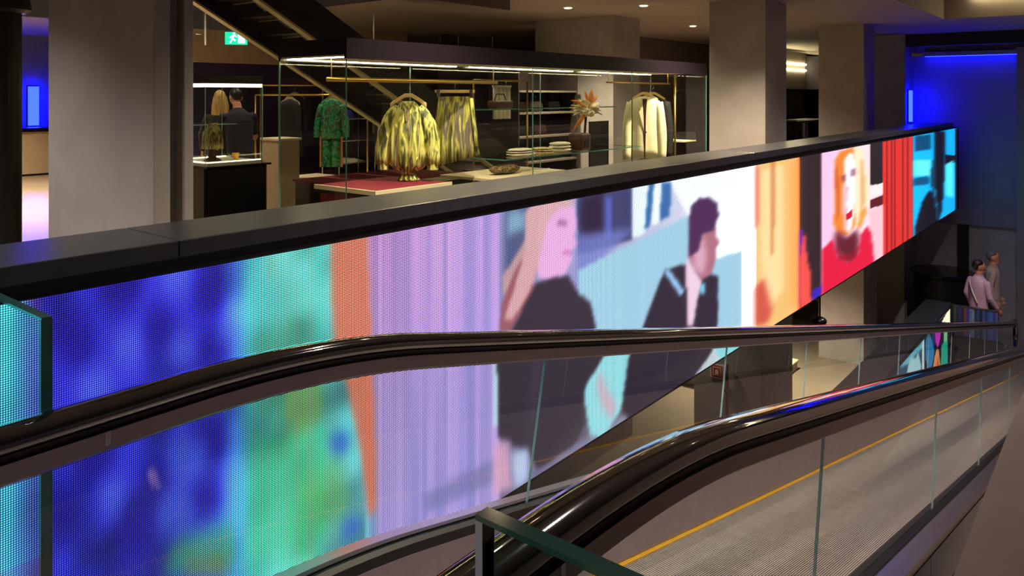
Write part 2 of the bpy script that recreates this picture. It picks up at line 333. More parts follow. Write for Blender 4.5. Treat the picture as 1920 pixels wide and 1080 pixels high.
ART=[
 ((72,150,120),0.5,3,[(1.93,0.59),(2.15,0.58),(2.21,0.27),(2.04,0.13),(1.91,0.27)]),
 ((130,150,70),0.55,3,[(2.1,0.35),(2.27,0.33),(2.3,0.09),(2.15,0.02),(2.07,0.17)]),
 ((60,185,110),0.4,3,[(1.91,0.11),(2.4,0.01),(2.43,-0.42),(2.27,-0.5),(1.88,-0.42)]),
 ((130,185,90),0.35,4,[(2.15,-0.15),(2.43,-0.16),(2.46,-0.43),(2.21,-0.38)]),
 ((40,90,220),0.9,3,[(2.31,-0.02),(2.37,-0.0),(2.44,-0.04),(2.45,-0.11),(2.37,-0.12)]),
 ((40,90,220),0.9,3,[(2.4,-0.47),(2.46,-0.46),(2.54,-0.51),(2.5,-0.55),(2.43,-0.54)]),
 ((214,110,84),0.95,2,[(2.34,0.98),(2.56,0.99),(2.58,0.59),(2.6,0.21),(2.62,-0.23),(2.62,-0.49),(2.57,-0.49),(2.52,-0.16),(2.43,0.21),(2.36,0.43),(2.34,0.64)]),
 ((120,150,100),0.5,3,[(1.99,0.91),(2.04,0.9),(2.04,0.8),(1.99,0.81)]),
 ((60,170,90),0.7,4,[(1.57,-0.16),(1.83,-0.16),(1.85,-0.45),(1.5,-0.28)]),
 ((130,110,40),0.6,3,[(1.61,-0.27),(1.78,-0.32),(1.8,-0.42),(1.61,-0.33)]),
 ((240,190,215),1,1,[(1.45,0.16),(1.48,0.16),(1.51,0.07),(1.47,0.08)]),
 ((26,14,120),0.75,4,[(1.44,0.87),(1.42,0.81),(1.37,0.78),(1.32,0.81),(1.28,0.87),(1.28,0.93),(1.32,0.98),(1.38,0.98),(1.42,0.94)]),
 ((26,14,120),0.75,4,[(1.27,0.7),(1.25,0.64),(1.2,0.62),(1.15,0.64),(1.11,0.71),(1.11,0.78),(1.15,0.83),(1.2,0.83),(1.25,0.78)]),
 ((26,14,120),0.75,4,[(1.78,0.76),(1.76,0.71),(1.72,0.69),(1.67,0.71),(1.64,0.76),(1.64,0.82),(1.67,0.85),(1.72,0.85),(1.77,0.82)]),
 ((26,14,120),0.75,4,[(1.58,0.67),(1.56,0.61),(1.52,0.59),(1.47,0.62),(1.43,0.68),(1.43,0.74),(1.47,0.78),(1.52,0.78),(1.56,0.73)]),
 ((26,14,120),0.75,4,[(1.82,0.55),(1.8,0.49),(1.75,0.47),(1.69,0.49),(1.65,0.56),(1.65,0.62),(1.69,0.66),(1.75,0.66),(1.8,0.61)]),
 ((26,14,120),0.75,4,[(1.34,0.24),(1.32,0.19),(1.28,0.17),(1.22,0.2),(1.19,0.27),(1.19,0.33),(1.23,0.37),(1.28,0.36),(1.32,0.31)]),
 ((26,14,120),0.75,4,[(1.55,0.08),(1.53,0.04),(1.49,0.02),(1.45,0.05),(1.42,0.1),(1.42,0.16),(1.45,0.19),(1.5,0.18),(1.53,0.14)]),
 ((26,14,120),0.75,4,[(1.8,0.16),(1.78,0.1),(1.72,0.08),(1.66,0.12),(1.62,0.19),(1.62,0.27),(1.66,0.31),(1.73,0.3),(1.78,0.24)]),
 ((26,14,120),0.75,4,[(1.48,-0.1),(1.46,-0.16),(1.41,-0.17),(1.36,-0.13),(1.32,-0.07),(1.32,0.0),(1.36,0.04),(1.42,0.03),(1.47,-0.03)]),
 ((26,14,120),0.75,4,[(1.77,-0.07),(1.75,-0.13),(1.7,-0.14),(1.64,-0.1),(1.6,-0.04),(1.61,0.03),(1.64,0.06),(1.7,0.05),(1.75,-0.0)]),
 ((26,14,120),0.75,4,[(1.22,0.09),(1.2,0.04),(1.16,0.03),(1.12,0.06),(1.09,0.12),(1.09,0.17),(1.12,0.21),(1.17,0.2),(1.2,0.15)]),
 ((26,14,120),0.75,4,[(1.67,0.43),(1.65,0.37),(1.6,0.35),(1.55,0.38),(1.52,0.44),(1.52,0.51),(1.55,0.55),(1.61,0.54),(1.66,0.49)]),
 ((80,110,250),0.6,4,[(1.64,0.88),(1.62,0.83),(1.58,0.82),(1.54,0.83),(1.51,0.88),(1.51,0.92),(1.54,0.95),(1.58,0.95),(1.62,0.92)]),
 ((80,110,250),0.6,4,[(1.33,0.51),(1.31,0.46),(1.27,0.45),(1.23,0.47),(1.2,0.52),(1.2,0.57),(1.23,0.6),(1.27,0.6),(1.31,0.56)]),
 ((80,110,250),0.6,4,[(1.66,0.56),(1.64,0.52),(1.6,0.51),(1.56,0.53),(1.53,0.57),(1.53,0.62),(1.56,0.65),(1.6,0.65),(1.65,0.61)]),
 ((80,110,250),0.6,4,[(1.71,0.11),(1.69,0.06),(1.63,0.04),(1.57,0.08),(1.53,0.14),(1.53,0.21),(1.57,0.24),(1.63,0.23),(1.69,0.18)]),
 ((80,110,250),0.6,4,[(1.86,0.6),(1.85,0.57),(1.81,0.56),(1.77,0.57),(1.75,0.61),(1.75,0.65),(1.77,0.68),(1.81,0.67),(1.85,0.65)]),
 ((80,110,250),0.6,4,[(1.44,0.64),(1.43,0.6),(1.39,0.59),(1.35,0.61),(1.32,0.65),(1.32,0.69),(1.35,0.72),(1.39,0.72),(1.43,0.69)]),
 ((80,110,250),0.6,4,[(1.66,-0.09),(1.64,-0.14),(1.58,-0.15),(1.52,-0.12),(1.49,-0.05),(1.49,0.01),(1.53,0.04),(1.59,0.03),(1.64,-0.02)]),
 ((80,110,250),0.6,4,[(1.38,0.09),(1.36,0.05),(1.33,0.04),(1.29,0.07),(1.27,0.11),(1.27,0.15),(1.29,0.18),(1.33,0.17),(1.37,0.13)]),
 ((110,110,160),0.7,2,[(2.94,-0.54),(3.56,-0.57),(3.56,-0.71),(2.98,-0.65)]),
 ((190,225,235),0.8,1,[(3.54,0.08),(3.62,0.06),(3.59,-0.39),(3.54,-0.37)]),
 ((60,70,110),0.8,2,[(3.64,0.95),(3.94,0.96),(3.94,0.45),(3.64,0.44)]),
 ((140,190,210),0.7,2,[(3.67,0.9),(3.85,0.89),(3.85,0.77),(3.67,0.76)]),
 ((60,62,105),1,1,[(4.42,0.91),(5.19,0.94),(5.19,0.51),(4.45,0.51)]),
 ((38,26,50),0.9,2,[(4.49,0.9),(4.76,0.91),(4.76,0.61),(4.49,0.57)]),
 ((90,105,200),0.7,1,[(4.8,0.88),(4.89,0.87),(4.89,0.57),(4.8,0.56)]),
 ((110,120,190),0.8,2,[(4.42,0.66),(5.22,0.59),(4.62,0.4),(4.42,0.22)]),
 ((150,192,214),1,1,[(4.45,0.41),(6.15,0.58),(6.56,0.21),(7.31,0.1),(7.31,-0.65),(4.45,-0.08)]),
 ((240,250,255),1,1,[(5.79,0.91),(7.64,0.92),(7.64,0.04),(7.31,0.1),(7.29,0.1),(6.67,0.11),(6.15,0.57)]),
 ((225,245,252),1,1,[(5.19,0.93),(5.46,0.94),(5.39,0.54),(5.19,0.52)]),
 ((30,90,150),0.9,1,[(5.44,0.92),(5.54,0.92),(5.47,0.58),(5.37,0.57)]),
 ((235,250,255),1,1,[(5.54,0.91),(5.65,0.91),(5.61,0.58),(5.49,0.58)]),
 ((30,85,150),0.85,1,[(5.65,0.91),(5.82,0.9),(5.8,0.62),(5.63,0.6)]),
 ((255,255,255),1,0,[(7.31,0.98),(7.65,0.96),(7.65,-0.88),(7.29,-0.79)]),
 ((190,150,150),0.9,1,[(3.94,0.93),(4.11,0.93),(3.99,0.72),(3.8,0.55),(3.64,0.38),(3.62,0.51),(3.85,0.7)]),
 ((150,80,85),0.9,1,[(3.94,0.9),(4.05,0.85),(4.02,0.61),(3.94,0.45),(3.94,0.32),(3.8,0.24),(3.69,0.16),(3.59,0.19),(3.62,0.35),(3.74,0.52),(3.91,0.66)]),
 ((225,165,215),1,1,[(4.0,0.88),(4.17,0.91),(4.39,0.87),(4.43,0.73),(4.39,0.66),(4.43,0.59),(4.37,0.56),(4.38,0.51),(4.29,0.41),(4.11,0.39),(3.98,0.45),(3.96,0.65)]),
 ((205,160,165),0.95,1,[(3.85,0.89),(3.94,0.92),(4.17,0.92),(4.41,0.9),(4.37,0.86),(4.2,0.85),(4.08,0.78),(4.02,0.61),(3.96,0.45),(3.85,0.33),(3.72,0.23),(3.64,0.25),(3.74,0.42),(3.85,0.64)]),
 ((150,95,140),0.8,1,[(4.2,0.79),(4.32,0.77),(4.3,0.73),(4.2,0.75)]),
 ((175,95,150),0.7,1,[(4.26,0.57),(4.37,0.56),(4.36,0.53),(4.27,0.54)]),
 ((52,42,56),1,1,[(3.96,0.41),(4.11,0.41),(4.32,0.4),(4.45,0.25),(4.61,0.14),(4.68,-0.07),(4.69,-0.22),(4.91,-0.28),(4.87,-0.42),(4.73,-0.54),(4.42,-0.77),(3.99,-0.8),(3.88,-0.65),(3.59,-0.45),(3.57,0.07),(3.71,0.16),(3.85,0.3)]),
 ((70,60,80),0.5,2,[(3.94,0.04),(4.05,-0.02),(3.94,-0.57),(3.85,-0.57)]),
 ((215,160,190),0.9,2,[(3.54,-0.47),(3.69,-0.51),(3.72,-0.82),(3.54,-0.77)]),
 ((190,205,240),0.9,2,[(3.71,-0.59),(3.88,-0.62),(3.88,-0.82),(3.74,-0.82)]),
 ((70,60,70),0.6,2,[(3.94,-0.78),(5.3,-0.79),(5.47,-0.76),(4.91,-0.43),(4.23,-0.71)]),
 ((46,36,52),1,1,[(5.35,-0.19),(5.58,0.07),(5.72,0.19),(6.13,0.17),(6.23,-0.06),(6.36,-0.37),(6.73,-0.26),(6.73,-0.06),(6.5,0.02),(6.67,-0.07),(6.74,-0.26),(6.69,-0.54),(6.61,-0.72),(6.13,-0.87),(5.65,-0.9),(5.14,-0.86),(4.98,-0.69),(5.0,-0.42),(5.22,-0.32)]),
 ((46,36,52),1,1,[(6.13,0.12),(6.73,-0.05),(6.74,-0.46),(6.56,-0.7),(5.65,-0.81),(5.56,-0.27)]),
 ((225,195,215),1,1,[(6.11,0.24),(6.36,0.01),(6.42,-0.03),(6.32,-0.17),(6.23,-0.39),(6.11,-0.36),(6.13,-0.13),(6.07,0.06)]),
 ((165,105,120),1,1,[(6.19,0.46),(6.67,0.44),(6.72,0.31),(6.79,0.25),(6.69,0.21),(6.72,0.14),(6.6,0.0),(6.42,-0.03),(6.21,0.13),(6.13,0.23)]),
 ((225,180,205),0.7,2,[(6.23,0.36),(6.42,0.38),(6.51,0.17),(6.42,-0.0),(6.23,0.12)]),
 ((72,40,80),1,1,[(6.13,0.51),(6.19,0.66),(6.36,0.71),(6.58,0.69),(6.74,0.61),(6.76,0.51),(6.65,0.39),(6.42,0.39),(6.34,0.25),(6.16,0.22)]),
 ((150,200,240),1,1,[(5.69,0.18),(5.78,0.18),(6.05,-0.05),(5.99,-0.08)]),
 ((120,200,230),1,1,[(6.36,-0.06),(6.47,-0.06),(6.45,-0.16),(6.36,-0.13)]),
 ((150,215,225),1,1,[(4.69,-0.33),(4.8,-0.25),(5.02,-0.3),(5.14,-0.34),(5.02,-0.74),(4.76,-0.86),(4.59,-0.78),(4.52,-0.51),(4.54,-0.41)]),
 ((225,160,180),0.8,2,[(4.71,-0.34),(4.82,-0.53),(4.95,-0.68),(4.89,-0.78),(4.75,-0.62),(4.68,-0.45)]),
 ((140,215,225),1,0,[(6.61,-0.62),(7.55,-0.81),(7.35,-0.83),(6.79,-0.84)]),
 ((250,236,190),0.5,2,[(7.77,0.84),(8.46,0.86),(8.46,-0.49),(7.84,-0.7)]),
 ((200,110,60),0.7,1,[(8.08,0.93),(8.2,0.94),(8.17,-0.04),(8.08,-0.08)]),
 ((220,120,100),0.8,1,[(7.64,0.9),(7.75,0.89),(7.75,0.3),(7.64,0.26)]),
 ((200,70,60),0.9,2,[(7.64,-0.33),(7.87,-0.27),(8.11,-0.65),(7.99,-0.77),(7.64,-0.72)]),
 ((255,150,70),0.5,2,[(8.7,0.89),(8.94,0.89),(8.94,-0.71),(8.7,-0.78)]),
 ((130,30,200),0.9,1,[(8.94,0.08),(9.09,0.06),(9.16,-0.76),(8.94,-0.77)]),
 ((235,80,70),1,1,[(8.98,-0.23),(9.13,0.06),(9.24,-0.33),(9.35,-0.48),(9.39,-0.86),(8.94,-0.86)]),
 ((60,30,200),0.9,1,[(9.43,-0.71),(9.75,-0.71),(9.75,-0.81),(9.39,-0.84)]),
 ((240,130,50),1,1,[(10.31,0.79),(10.52,0.88),(11.13,0.91),(11.45,0.71),(11.29,-0.16),(10.88,-0.25),(10.45,-0.19),(10.22,-0.02),(10.31,0.24)]),
 ((250,225,190),1,1,[(11.13,0.91),(11.61,0.87),(11.89,0.38),(11.89,0.07),(11.66,-0.13),(11.29,-0.23),(11.13,0.15)]),
 ((225,150,60),0.9,1,[(11.45,-0.03),(11.72,0.05),(11.83,-0.04),(11.55,-0.23),(11.29,-0.23)]),
 ((255,240,245),1,1,[(10.73,0.76),(10.93,0.85),(11.18,0.8),(11.26,0.5),(11.18,-0.0),(10.98,-0.26),(10.73,-0.16),(10.64,0.2)]),
 ((90,30,60),0.6,1,[(10.59,0.56),(10.78,0.57),(10.81,0.47),(10.61,0.47)]),
 ((90,30,60),0.6,1,[(10.98,0.61),(11.23,0.62),(11.23,0.52),(11.03,0.51)]),
 ((215,130,130),0.6,1,[(10.61,0.42),(10.76,0.44),(10.88,-0.18),(10.71,-0.14)]),
 ((200,20,50),1,0,[(10.78,0.03),(11.11,0.07),(11.08,-0.03),(10.83,-0.06)]),
 ((190,80,40),0.7,1,[(10.31,0.65),(10.45,0.78),(10.5,0.08),(10.36,-0.04)]),
 ((200,140,70),0.6,1,[(11.5,0.71),(11.66,0.7),(11.72,0.09),(11.5,-0.04)]),
 ((160,100,110),0.5,1,[(10.81,0.4),(10.9,0.39),(10.88,0.19),(10.78,0.19)]),
 ((90,15,30),0.95,2,[(10.27,-0.1),(10.88,-0.29),(11.29,-0.23),(11.45,-0.4),(11.29,-0.64),(10.76,-0.59),(10.31,-0.38)]),
 ((220,20,60),1,1,[(9.75,-0.29),(10.22,-0.21),(10.4,-0.46),(10.88,-0.62),(11.34,-0.61),(11.5,-0.34),(11.83,-0.26),(12.24,-0.44),(12.24,-0.91),(9.75,-0.91)]),
 ((150,10,35),0.8,1,[(10.31,-0.32),(10.45,-0.51),(10.93,-0.64),(11.34,-0.62),(11.39,-0.47),(11.08,-0.53),(10.64,-0.48)]),
 ((30,22,26),1,0,[(11.97,0.97),(12.7,0.94),(12.7,0.27),(11.97,0.31)]),
 ((255,225,225),1,0,[(11.97,0.29),(12.7,0.29),(12.7,0.13),(11.97,0.12)]),
 ((90,20,25),1,0,[(11.97,0.09),(12.7,0.09),(12.7,-0.05),(11.97,-0.03)]),
 ((250,190,200),1,1,[(11.89,-0.05),(12.7,-0.07),(12.7,-0.83),(12.24,-0.83)]),
 ((120,18,22),0.8,0,[(12.93,1.03),(13.0,1.02),(13.0,-1.21),(12.93,-1.2)]),
 ((120,18,22),0.8,0,[(13.23,1.01),(13.3,1.01),(13.3,-1.27),(13.23,-1.25)]),
 ((120,18,22),0.8,0,[(13.4,1.01),(13.48,1.01),(13.48,-1.3),(13.4,-1.28)]),
 ((120,18,22),0.8,0,[(13.68,1.0),(13.76,0.99),(13.76,-1.35),(13.68,-1.34)]),
 ((120,18,22),0.8,0,[(13.98,0.99),(14.06,0.98),(14.06,-1.41),(13.98,-1.39)]),
 ((120,18,22),0.8,0,[(14.32,0.97),(14.41,0.97),(14.41,-1.47),(14.32,-1.45)]),
 ((10,60,100),0.9,1,[(14.93,0.9),(16.28,0.88),(16.28,0.6),(14.93,0.63)]),
 ((120,245,255),0.8,1,[(14.84,0.49),(16.28,0.4),(16.19,0.1),(14.84,0.21)]),
 ((12,70,110),0.9,1,[(14.84,0.17),(15.99,0.12),(16.19,-0.05),(14.84,0.04)]),
 ((24,20,32),1,1,[(16.48,0.93),(17.64,0.89),(17.64,-0.02),(17.31,-0.68),(16.89,-0.87),(16.78,-0.46),(16.48,0.08)]),
 ((24,20,32),1,1,[(14.93,-0.68),(15.45,-0.32),(16.09,-0.15),(16.58,-0.26),(16.89,-0.68),(16.99,-0.88),(14.93,-0.91)]),
 ((24,20,32),1,0,[(17.75,0.41),(19.02,0.31),(19.02,0.17),(17.75,0.19)]),
 ((24,20,32),1,0,[(18.7,0.92),(19.15,0.9),(19.15,-1.18),(18.7,-0.9)]),
 ((90,240,255),0.9,1,[(17.64,0.22),(18.64,0.24),(18.64,-0.57),(17.64,-0.4)]),
 ((24,20,32),0.9,1,[(16.38,0.39),(16.63,0.37),(16.48,-0.23),(16.23,-0.05)]),
]
ART2=[
 ((60,110,150),0.6,1,[(11.75,-2.3),(13.7,-2.3),(13.7,-2.81),(11.87,-2.45)]),
 ((190,235,240),0.9,1,[(12.52,-2.48),(12.73,-2.29),(13.09,-2.41),(13.31,-2.37),(13.54,-2.68),(13.09,-2.74)]),
 ((120,200,220),0.9,1,[(11.99,-2.26),(12.19,-2.24),(13.23,-2.27),(13.62,-2.28),(13.62,-2.38),(12.52,-2.36)]),
 ((225,245,250),0.9,0,[(13.58,-2.27),(13.74,-2.28),(13.74,-2.82),(13.58,-2.78)]),
 ((30,130,190),1,0,[(13.82,-2.33),(14.11,-2.25),(14.36,-2.47),(14.54,-2.69),(14.36,-2.87),(14.02,-2.83),(13.82,-2.59)]),
 ((20,60,120),0.9,0,[(14.32,-2.19),(14.54,-2.24),(14.54,-2.6),(14.36,-2.47)]),
 ((215,40,200),1,0,[(14.54,-2.24),(15.18,-2.39),(14.99,-2.62),(14.8,-2.69),(14.62,-2.53)]),
 ((240,150,90),1,0,[(14.71,-2.69),(14.89,-2.74),(15.08,-3.11),(14.99,-3.22),(14.36,-3.04),(14.54,-2.78)]),
 ((190,60,40),0.7,1,[(14.76,-2.88),(14.89,-2.92),(14.99,-3.22),(14.67,-3.13)]),
 ((30,170,140),1,0,[(15.13,-2.75),(15.37,-2.72),(15.71,-2.8),(15.71,-3.28),(15.08,-3.2)]),
 ((150,220,170),0.9,0,[(15.32,-2.44),(15.71,-2.54),(15.66,-2.79),(15.37,-2.72)]),
 ((250,245,205),1,0,[(15.18,-2.33),(15.92,-2.23),(15.92,-2.52)]),
]

def paint(img, gy, gz, art, mul=2):
    for c, a, b, poly in art:
        m = blur(inside(poly, gy, gz), b*b*2 if b else 0)*a
        img = img*(1-m[..., None])+np.array(c)[None, None, :]*m[..., None]
    return img
img = paint(img, YG, ZG, ART)
def led_face(name, img, gy, gz, pos, parent, m, local=True):
    ny, nz = len(gy), len(gz)
    V = [pos(float(y), float(z)) for y in gy for z in gz]
    Fc = [(i*nz+j, (i+1)*nz+j, (i+1)*nz+j+1, i*nz+j+1) for i in range(ny-1) for j in range(nz-1)]
    o0 = LOC[parent.name]
    me = bpy.data.meshes.new(name); me.from_pydata([(a-o0.x, b-o0.y, c-o0.z) for a, b, c in V], [], Fc)
    at = me.color_attributes.new('led', 'FLOAT_COLOR', 'POINT')
    s = np.clip(img.reshape(-1, 3)/255, 0, 1); l = np.where(s <= .04045, s/12.92, ((s+.055)/1.055)**2.4)
    at.data.foreach_set('color', np.concatenate([l, np.ones((len(l), 1))], 1).astype(np.float32).ravel())
    me.materials.append(MATS[m]); o = bpy.data.objects.new(name, me); COL.objects.link(o); o.parent = parent; return o
led_face('screen_face', img, YG, ZG, lambda y, z: (-3.0, y, z), scr, 'led_main')['label'] = 'glowing picture of coloured bands, people and a portrait'
mk('screen_housing', B(-3.44, -3.004, Y0, Y1, ZB-.02, ZT+.0), 'black', scr)
mk('end_frame', J(B(-3.44, -2.985, Y1, Y1+.05, ZB-.02, ZT+.02)), 'black_gloss', scr)
par = struct('parapet_screen', B(-3.43, -3.03, Y0, 18.6, ZT+.0, .962), 'black', 'black recess strip between LED screen and dark coping', 'parapet')
ys = [Y0, 1.58, 4.6, 7.6, 10.6, 13.6, 18.55]
for a, b in zip(ys[:-1], ys[1:]):
    mk('coping_slab', B(-3.46, -2.995, a+.002, b-.002, .963, 1.035), 'coping', par, bevel=.004)
# low LED wall round the lower landing
low = thing('low_led_wall', 'low parapet with coloured LED faces and dark slab top on the lower floor', 'screen', (-2.8, 13, FL))
mk('slab_top', B(-3.05, -2.63, 9.0, 16.1, -2.26, -2.19), 'coping', low, bevel=.004)
mk('slab_core', B(-3.03, -2.66, 9.0, 16.05, FL, -2.26), 'black', low)
gy = np.linspace(9.0, 16.08, 220); gz = np.linspace(FL, -2.27, 60)
im2 = np.zeros((220, 60, 3))+np.array([18, 14, 30])
im2 = paint(im2, gy, gz, ART2)
led_face('long_screen', im2, gy, gz, lambda y, z: (-2.63, y, z), low, 'led_low')
gx = np.linspace(-2.63, -1.9, 90); gz2 = np.linspace(-2.75, -2.24, 24)
im3 = np.zeros((90, 24, 3)); k = 0
cols = [(20, 14, 20), (70, 110, 60), (20, 16, 40), (60, 40, 160), (30, 20, 50), (180, 80, 70), (70, 60, 190), (150, 160, 220), (170, 190, 230), (40, 80, 60), (60, 100, 190), (20, 24, 40), (90, 110, 220), (40, 90, 110), (110, 100, 220), (60, 170, 230), (90, 60, 200), (130, 120, 190)]
for i in range(90):
    c = np.array(cols[int(i/90*len(cols))]); im3[i] = c*(.75+.5*rng.random((24, 1)))
im3 = np.stack([blur(im3[..., q], 2) for q in range(3)], -1)
led_face('return_screen', im3, gx, gz2, lambda x, z: (x, 16.06, z), low, 'led_low')
mk('return_core', B(-2.63, -1.9, 16.065, 16.14, FL, -2.24), 'black', low)
mk('return_cap', B(-2.63, -1.9, 16.055, 16.15, -2.24, -2.22), 'coping', low)
# ================================================================== MOVING WALKWAY
XL, XR, SL, YB, YE = -1.77, -.73, .2254, 1.34, 16.87
def zt(y):
    d = .4
    if y < YB-d: return 0.
    if y < YB+d: return -SL*(y-YB+d)**2/(4*d)
    d = .2
    if y < YE-d: return -SL*(y-YB)
    if y < YE+d: return FL+SL*(YE+d-y)**2/(4*d)
    return FL
PY = [-.55, .3, .8]+[.94+.08*i for i in range(11)]+[2.4, 4.1, 5.45]+[6.8+1.35*i for i in range(7)]+[16.2, 16.5, 16.67, 16.77, 16.87, 16.97, 17.07]
def sweep(prof, x0, sgn=1, ys=PY, dz=0):
    return loft([[(x0+sgn*dx, y, zt(y)+dzz+dz) for dx, dzz in prof] for y in ys])
ww = thing('moving_walkway', 'inclined moving walkway with glass balustrades and black handrails running down beside the screen', 'walkway', (-1.25, 8.5, FL))
rail_prof = [(-.012, .905), (-.026, .907), (-.038, .912), (-.042, .924), (-.040, .940), (-.030, .949), (0, .953), (.030, .949), (.040, .940), (.042, .924), (.038, .912), (.026, .907), (.012, .905)]
def end_loop(prof, x0):
    """the handrail turning over at the lower newel"""
    r = .26; rings = []
    for k in range(13):
        a = math.pi*k/12
        rings.append([(x0+dx, 17.07+(r+dz-.93)*math.sin(a), FL+.93-r+(r+dz-.93)*math.cos(a)) for dx, dz in prof])
    return rings
for x0 in (XL, XR):
    rings = [[(x0+dx, y, zt(y)+dz) for dx, dz in rail_prof] for y in PY]+end_loop(rail_prof, x0)[1:]
    # upper newel
    r = .26; up = []
    for k in range(12, 0, -1):
        a = math.pi*k/12; up.append([(x0+dx, -.55-(r+dz-.93)*math.sin(a), .93-r+(r+dz-.93)*math.cos(a)) for dx, dz in rail_prof])
    mk('handrail', loft(up+rings), 'rubber', ww, smooth=True)
    mk('handrail_track', sweep([(-.028, .889), (.028, .889), (.03, .906), (-.03, .906)], x0), 'black', ww)
    mk('handrail_profile', sweep([(-.022, .842), (.022, .842), (.034, .852), (.036, .890), (-.036, .890), (-.034, .852)], x0), 'steel_dark', ww)
    for yj in (.6, .98) if x0 == XR else (.748,):
        mk('guide_clip', B(x0-.0375, x0+.0375, yj, yj+.012, .86, .891), 'steel', ww)
    sgn = 1 if x0 == XL else -1
    joints = [-.5, .2, 2.4, 4.1]+[5.45+1.35*i for i in range(8)]+[16.9]
    for a, b in zip(joints[:-1], joints[1:]):
        n = 2 if a > 2 and b < 15 else 12
        th = .004; rings = []
        for i in range(n+1):
            y = a+.0025+(b-a-.005)*i/n; sl = (zt(y-.02)-zt(y+.02))/.04
            yb = y-.54*sl
            rings.append([(x0-th, y, zt(y)+.862), (x0+th, y, zt(y)+.862), (x0+th, yb, zt(yb)+.30), (x0-th, yb, zt(yb)+.30)])
        pane('glass_panel', loft(rings), ww, 'glass', 'glass_edge_pale')
    mk('deck_gap', sweep([(.005, .276), (.03, .276), (.03, .308), (.005, .312)], x0, sgn), 'black', ww)
    mk('skirt_panel', sweep([(.02, .276), (.034, .276), (.117, .02), (.117, -.03), (.10, -.03)], x0, sgn), 'skirt_metal', ww)
    mk('yellow_line', sweep([(.118, 0.004), (.14, 0.004), (.14, .014), (.118, .014)], x0, sgn), 'yellow', ww)
    mk('outer_deck', sweep([(-.005, .312), (-.098, .298), (-.104, .292), (-.104, .28), (-.005, .28)], x0, sgn), 'steel', ww)
    mk('glass_foot_strip', sweep([(-.005, .311), (-.03, .3085), (-.03, .314), (-.005, .317)], x0, sgn), 'black', ww)  # thin black strip along the foot of the glass
    mk('deck_trim', sweep([(-.095, .268), (-.1, .268), (-.1, .286), (-.095, .286)], x0, sgn), 'black', ww)
    yc = [-.5, 1.6, 3.4, 5.2]+[7+1.8*i for i in range(5)]+[16.9]
    for a, b in zip(yc[:-1], yc[1:]):
        yy = [a+.004]+[y for y in PY if a+.02 < y < b-.02]+[b-.004]
        mk('cladding_panel', sweep([(-.09, .08), (-.103, .08), (-.103, .268), (-.09, .268)], x0, sgn, yy), 'cladding', ww)
    mk('truss_side', sweep([(-.03, -.75), (-.085, -.75), (-.085, .08), (-.03, .08)], x0, sgn), 'black', ww)
mk('truss_base', sweep([(0, -.78), (XR-XL, -.78), (XR-XL, -.75), (0, -.75)], XL), 'black', ww)
mk('tread_belt', sweep([(.118, -.02), (XR-XL-.118, -.02), (XR-XL-.118, .0), (.118, .0)], XL), 'tread_base', ww)
ribs = []
for i in range(84):
    x = XL+.142+i*(XR-XL-.284)/83
    ribs.append(loft([[(x-.0026, y, zt(y)), (x+.0026, y, zt(y)), (x+.0026, y, zt(y)+.009), (x-.0026, y, zt(y)+.009)] for y in PY]))
rb = mk('tread_ribs', J(*ribs), 'tread_metal', ww); rb['kind'] = 'stuff'
mk('comb_plate', B(XL+.118, XR-.118, -.5, .35, .0145, .022), 'steel_dark', ww)
# glass guards at the head of the walkway
g1 = thing('glass_guard', 'frameless glass guard panel joining the LED screen at the walkway head', 'glass guard', (-2.44, .69, -.002))
pane('pane', B(-2.985, -1.897, .68, .70, 0, 1.118), g1, 'glass_guard', 'guard_rim', 1)
mk('end_rim', B(-1.897, -1.888, .678, .702, 0, 1.119), 'guard_rim', g1)
mk('top_rim', B(-2.985, -1.888, .679, .701, 1.119, 1.125), 'guard_rim', g1)
g2 = thing('glass_guard', 'frameless glass guard panel with thick green rim against the stone parapet', 'glass guard', (-.4, .69, -.002))
pane('pane', B(-.595, -.19, .683, .703, 0, 1.118), g2, 'glass_guard', 'guard_rim', 1)
mk('end_rim', B(-.606, -.595, .682, .704, 0, 1.119), 'glass_edge_grey', g2)
mk('top_rim', B(-.606, -.19, .682, .704, 1.119, 1.126), 'guard_rim', g2)
# ================================================================== LONG GLASS VITRINE
VX0, VX1, VY0, VY1, VH = -5.47, -4.6, 3.73, 9.97, 1.905
vt = thing('glass_vitrine', 'long walk-in glass vitrine with black header and lit soffit beside the coping', 'vitrine', (-5.03, 6.85, 0))
mk('header', J(B(VX0, VX1, VY0, VY1, VH+.02, 2.05), B(VX0, VX0+.03, VY0, VY1, VH-.01, VH+.02), B(VX1-.03, VX1, VY0, VY1, VH-.01, VH+.02)), 'header_black', vt)
mk('soffit', B(VX0+.03, VX1-.03, VY0+.01, VY1-.01, VH+.008, VH+.02), 'header_soffit', vt)
for x in (VX1-.07, VX0+.05):
    for a, b in ((VY0+.05, 5.8), (6.0, 7.9), (8.1, VY1-.1)):
        mk('light_strip', B(x, x+.014, a, b, VH+.0, VH+.008), 'strip_warm', vt)
mk('light_strip', B(VX0+.1, VX1-.1, VY0+.04, VY0+.054, VH+.0, VH+.008), 'strip_warm', vt)
mk('base', B(VX0, VX1, VY0, VY1, 0, .12), 'plinth_black', vt)
for a, b in ((VY0, 6.03), (6.035, 7.95), (7.955, VY1)):
    pane('front_pane', B(VX1-.012, VX1, a, b, .12, VH-.012), vt, 'glass_vitrine', 'glass_edge', 0)
for a, b in ((VY0, 5.2), (5.205, 7.3), (7.305, VY1)):
    pane('rear_pane', B(VX0, VX0+.012, a, b, .12, VH-.012), vt, 'glass_vitrine', 'glass_edge_pale', 0)
pane('side_pane', B(VX0+.013, VX1-.013, VY0, VY0+.012, .12, VH-.012), vt, 'glass_vitrine', 'glass_edge', 1)
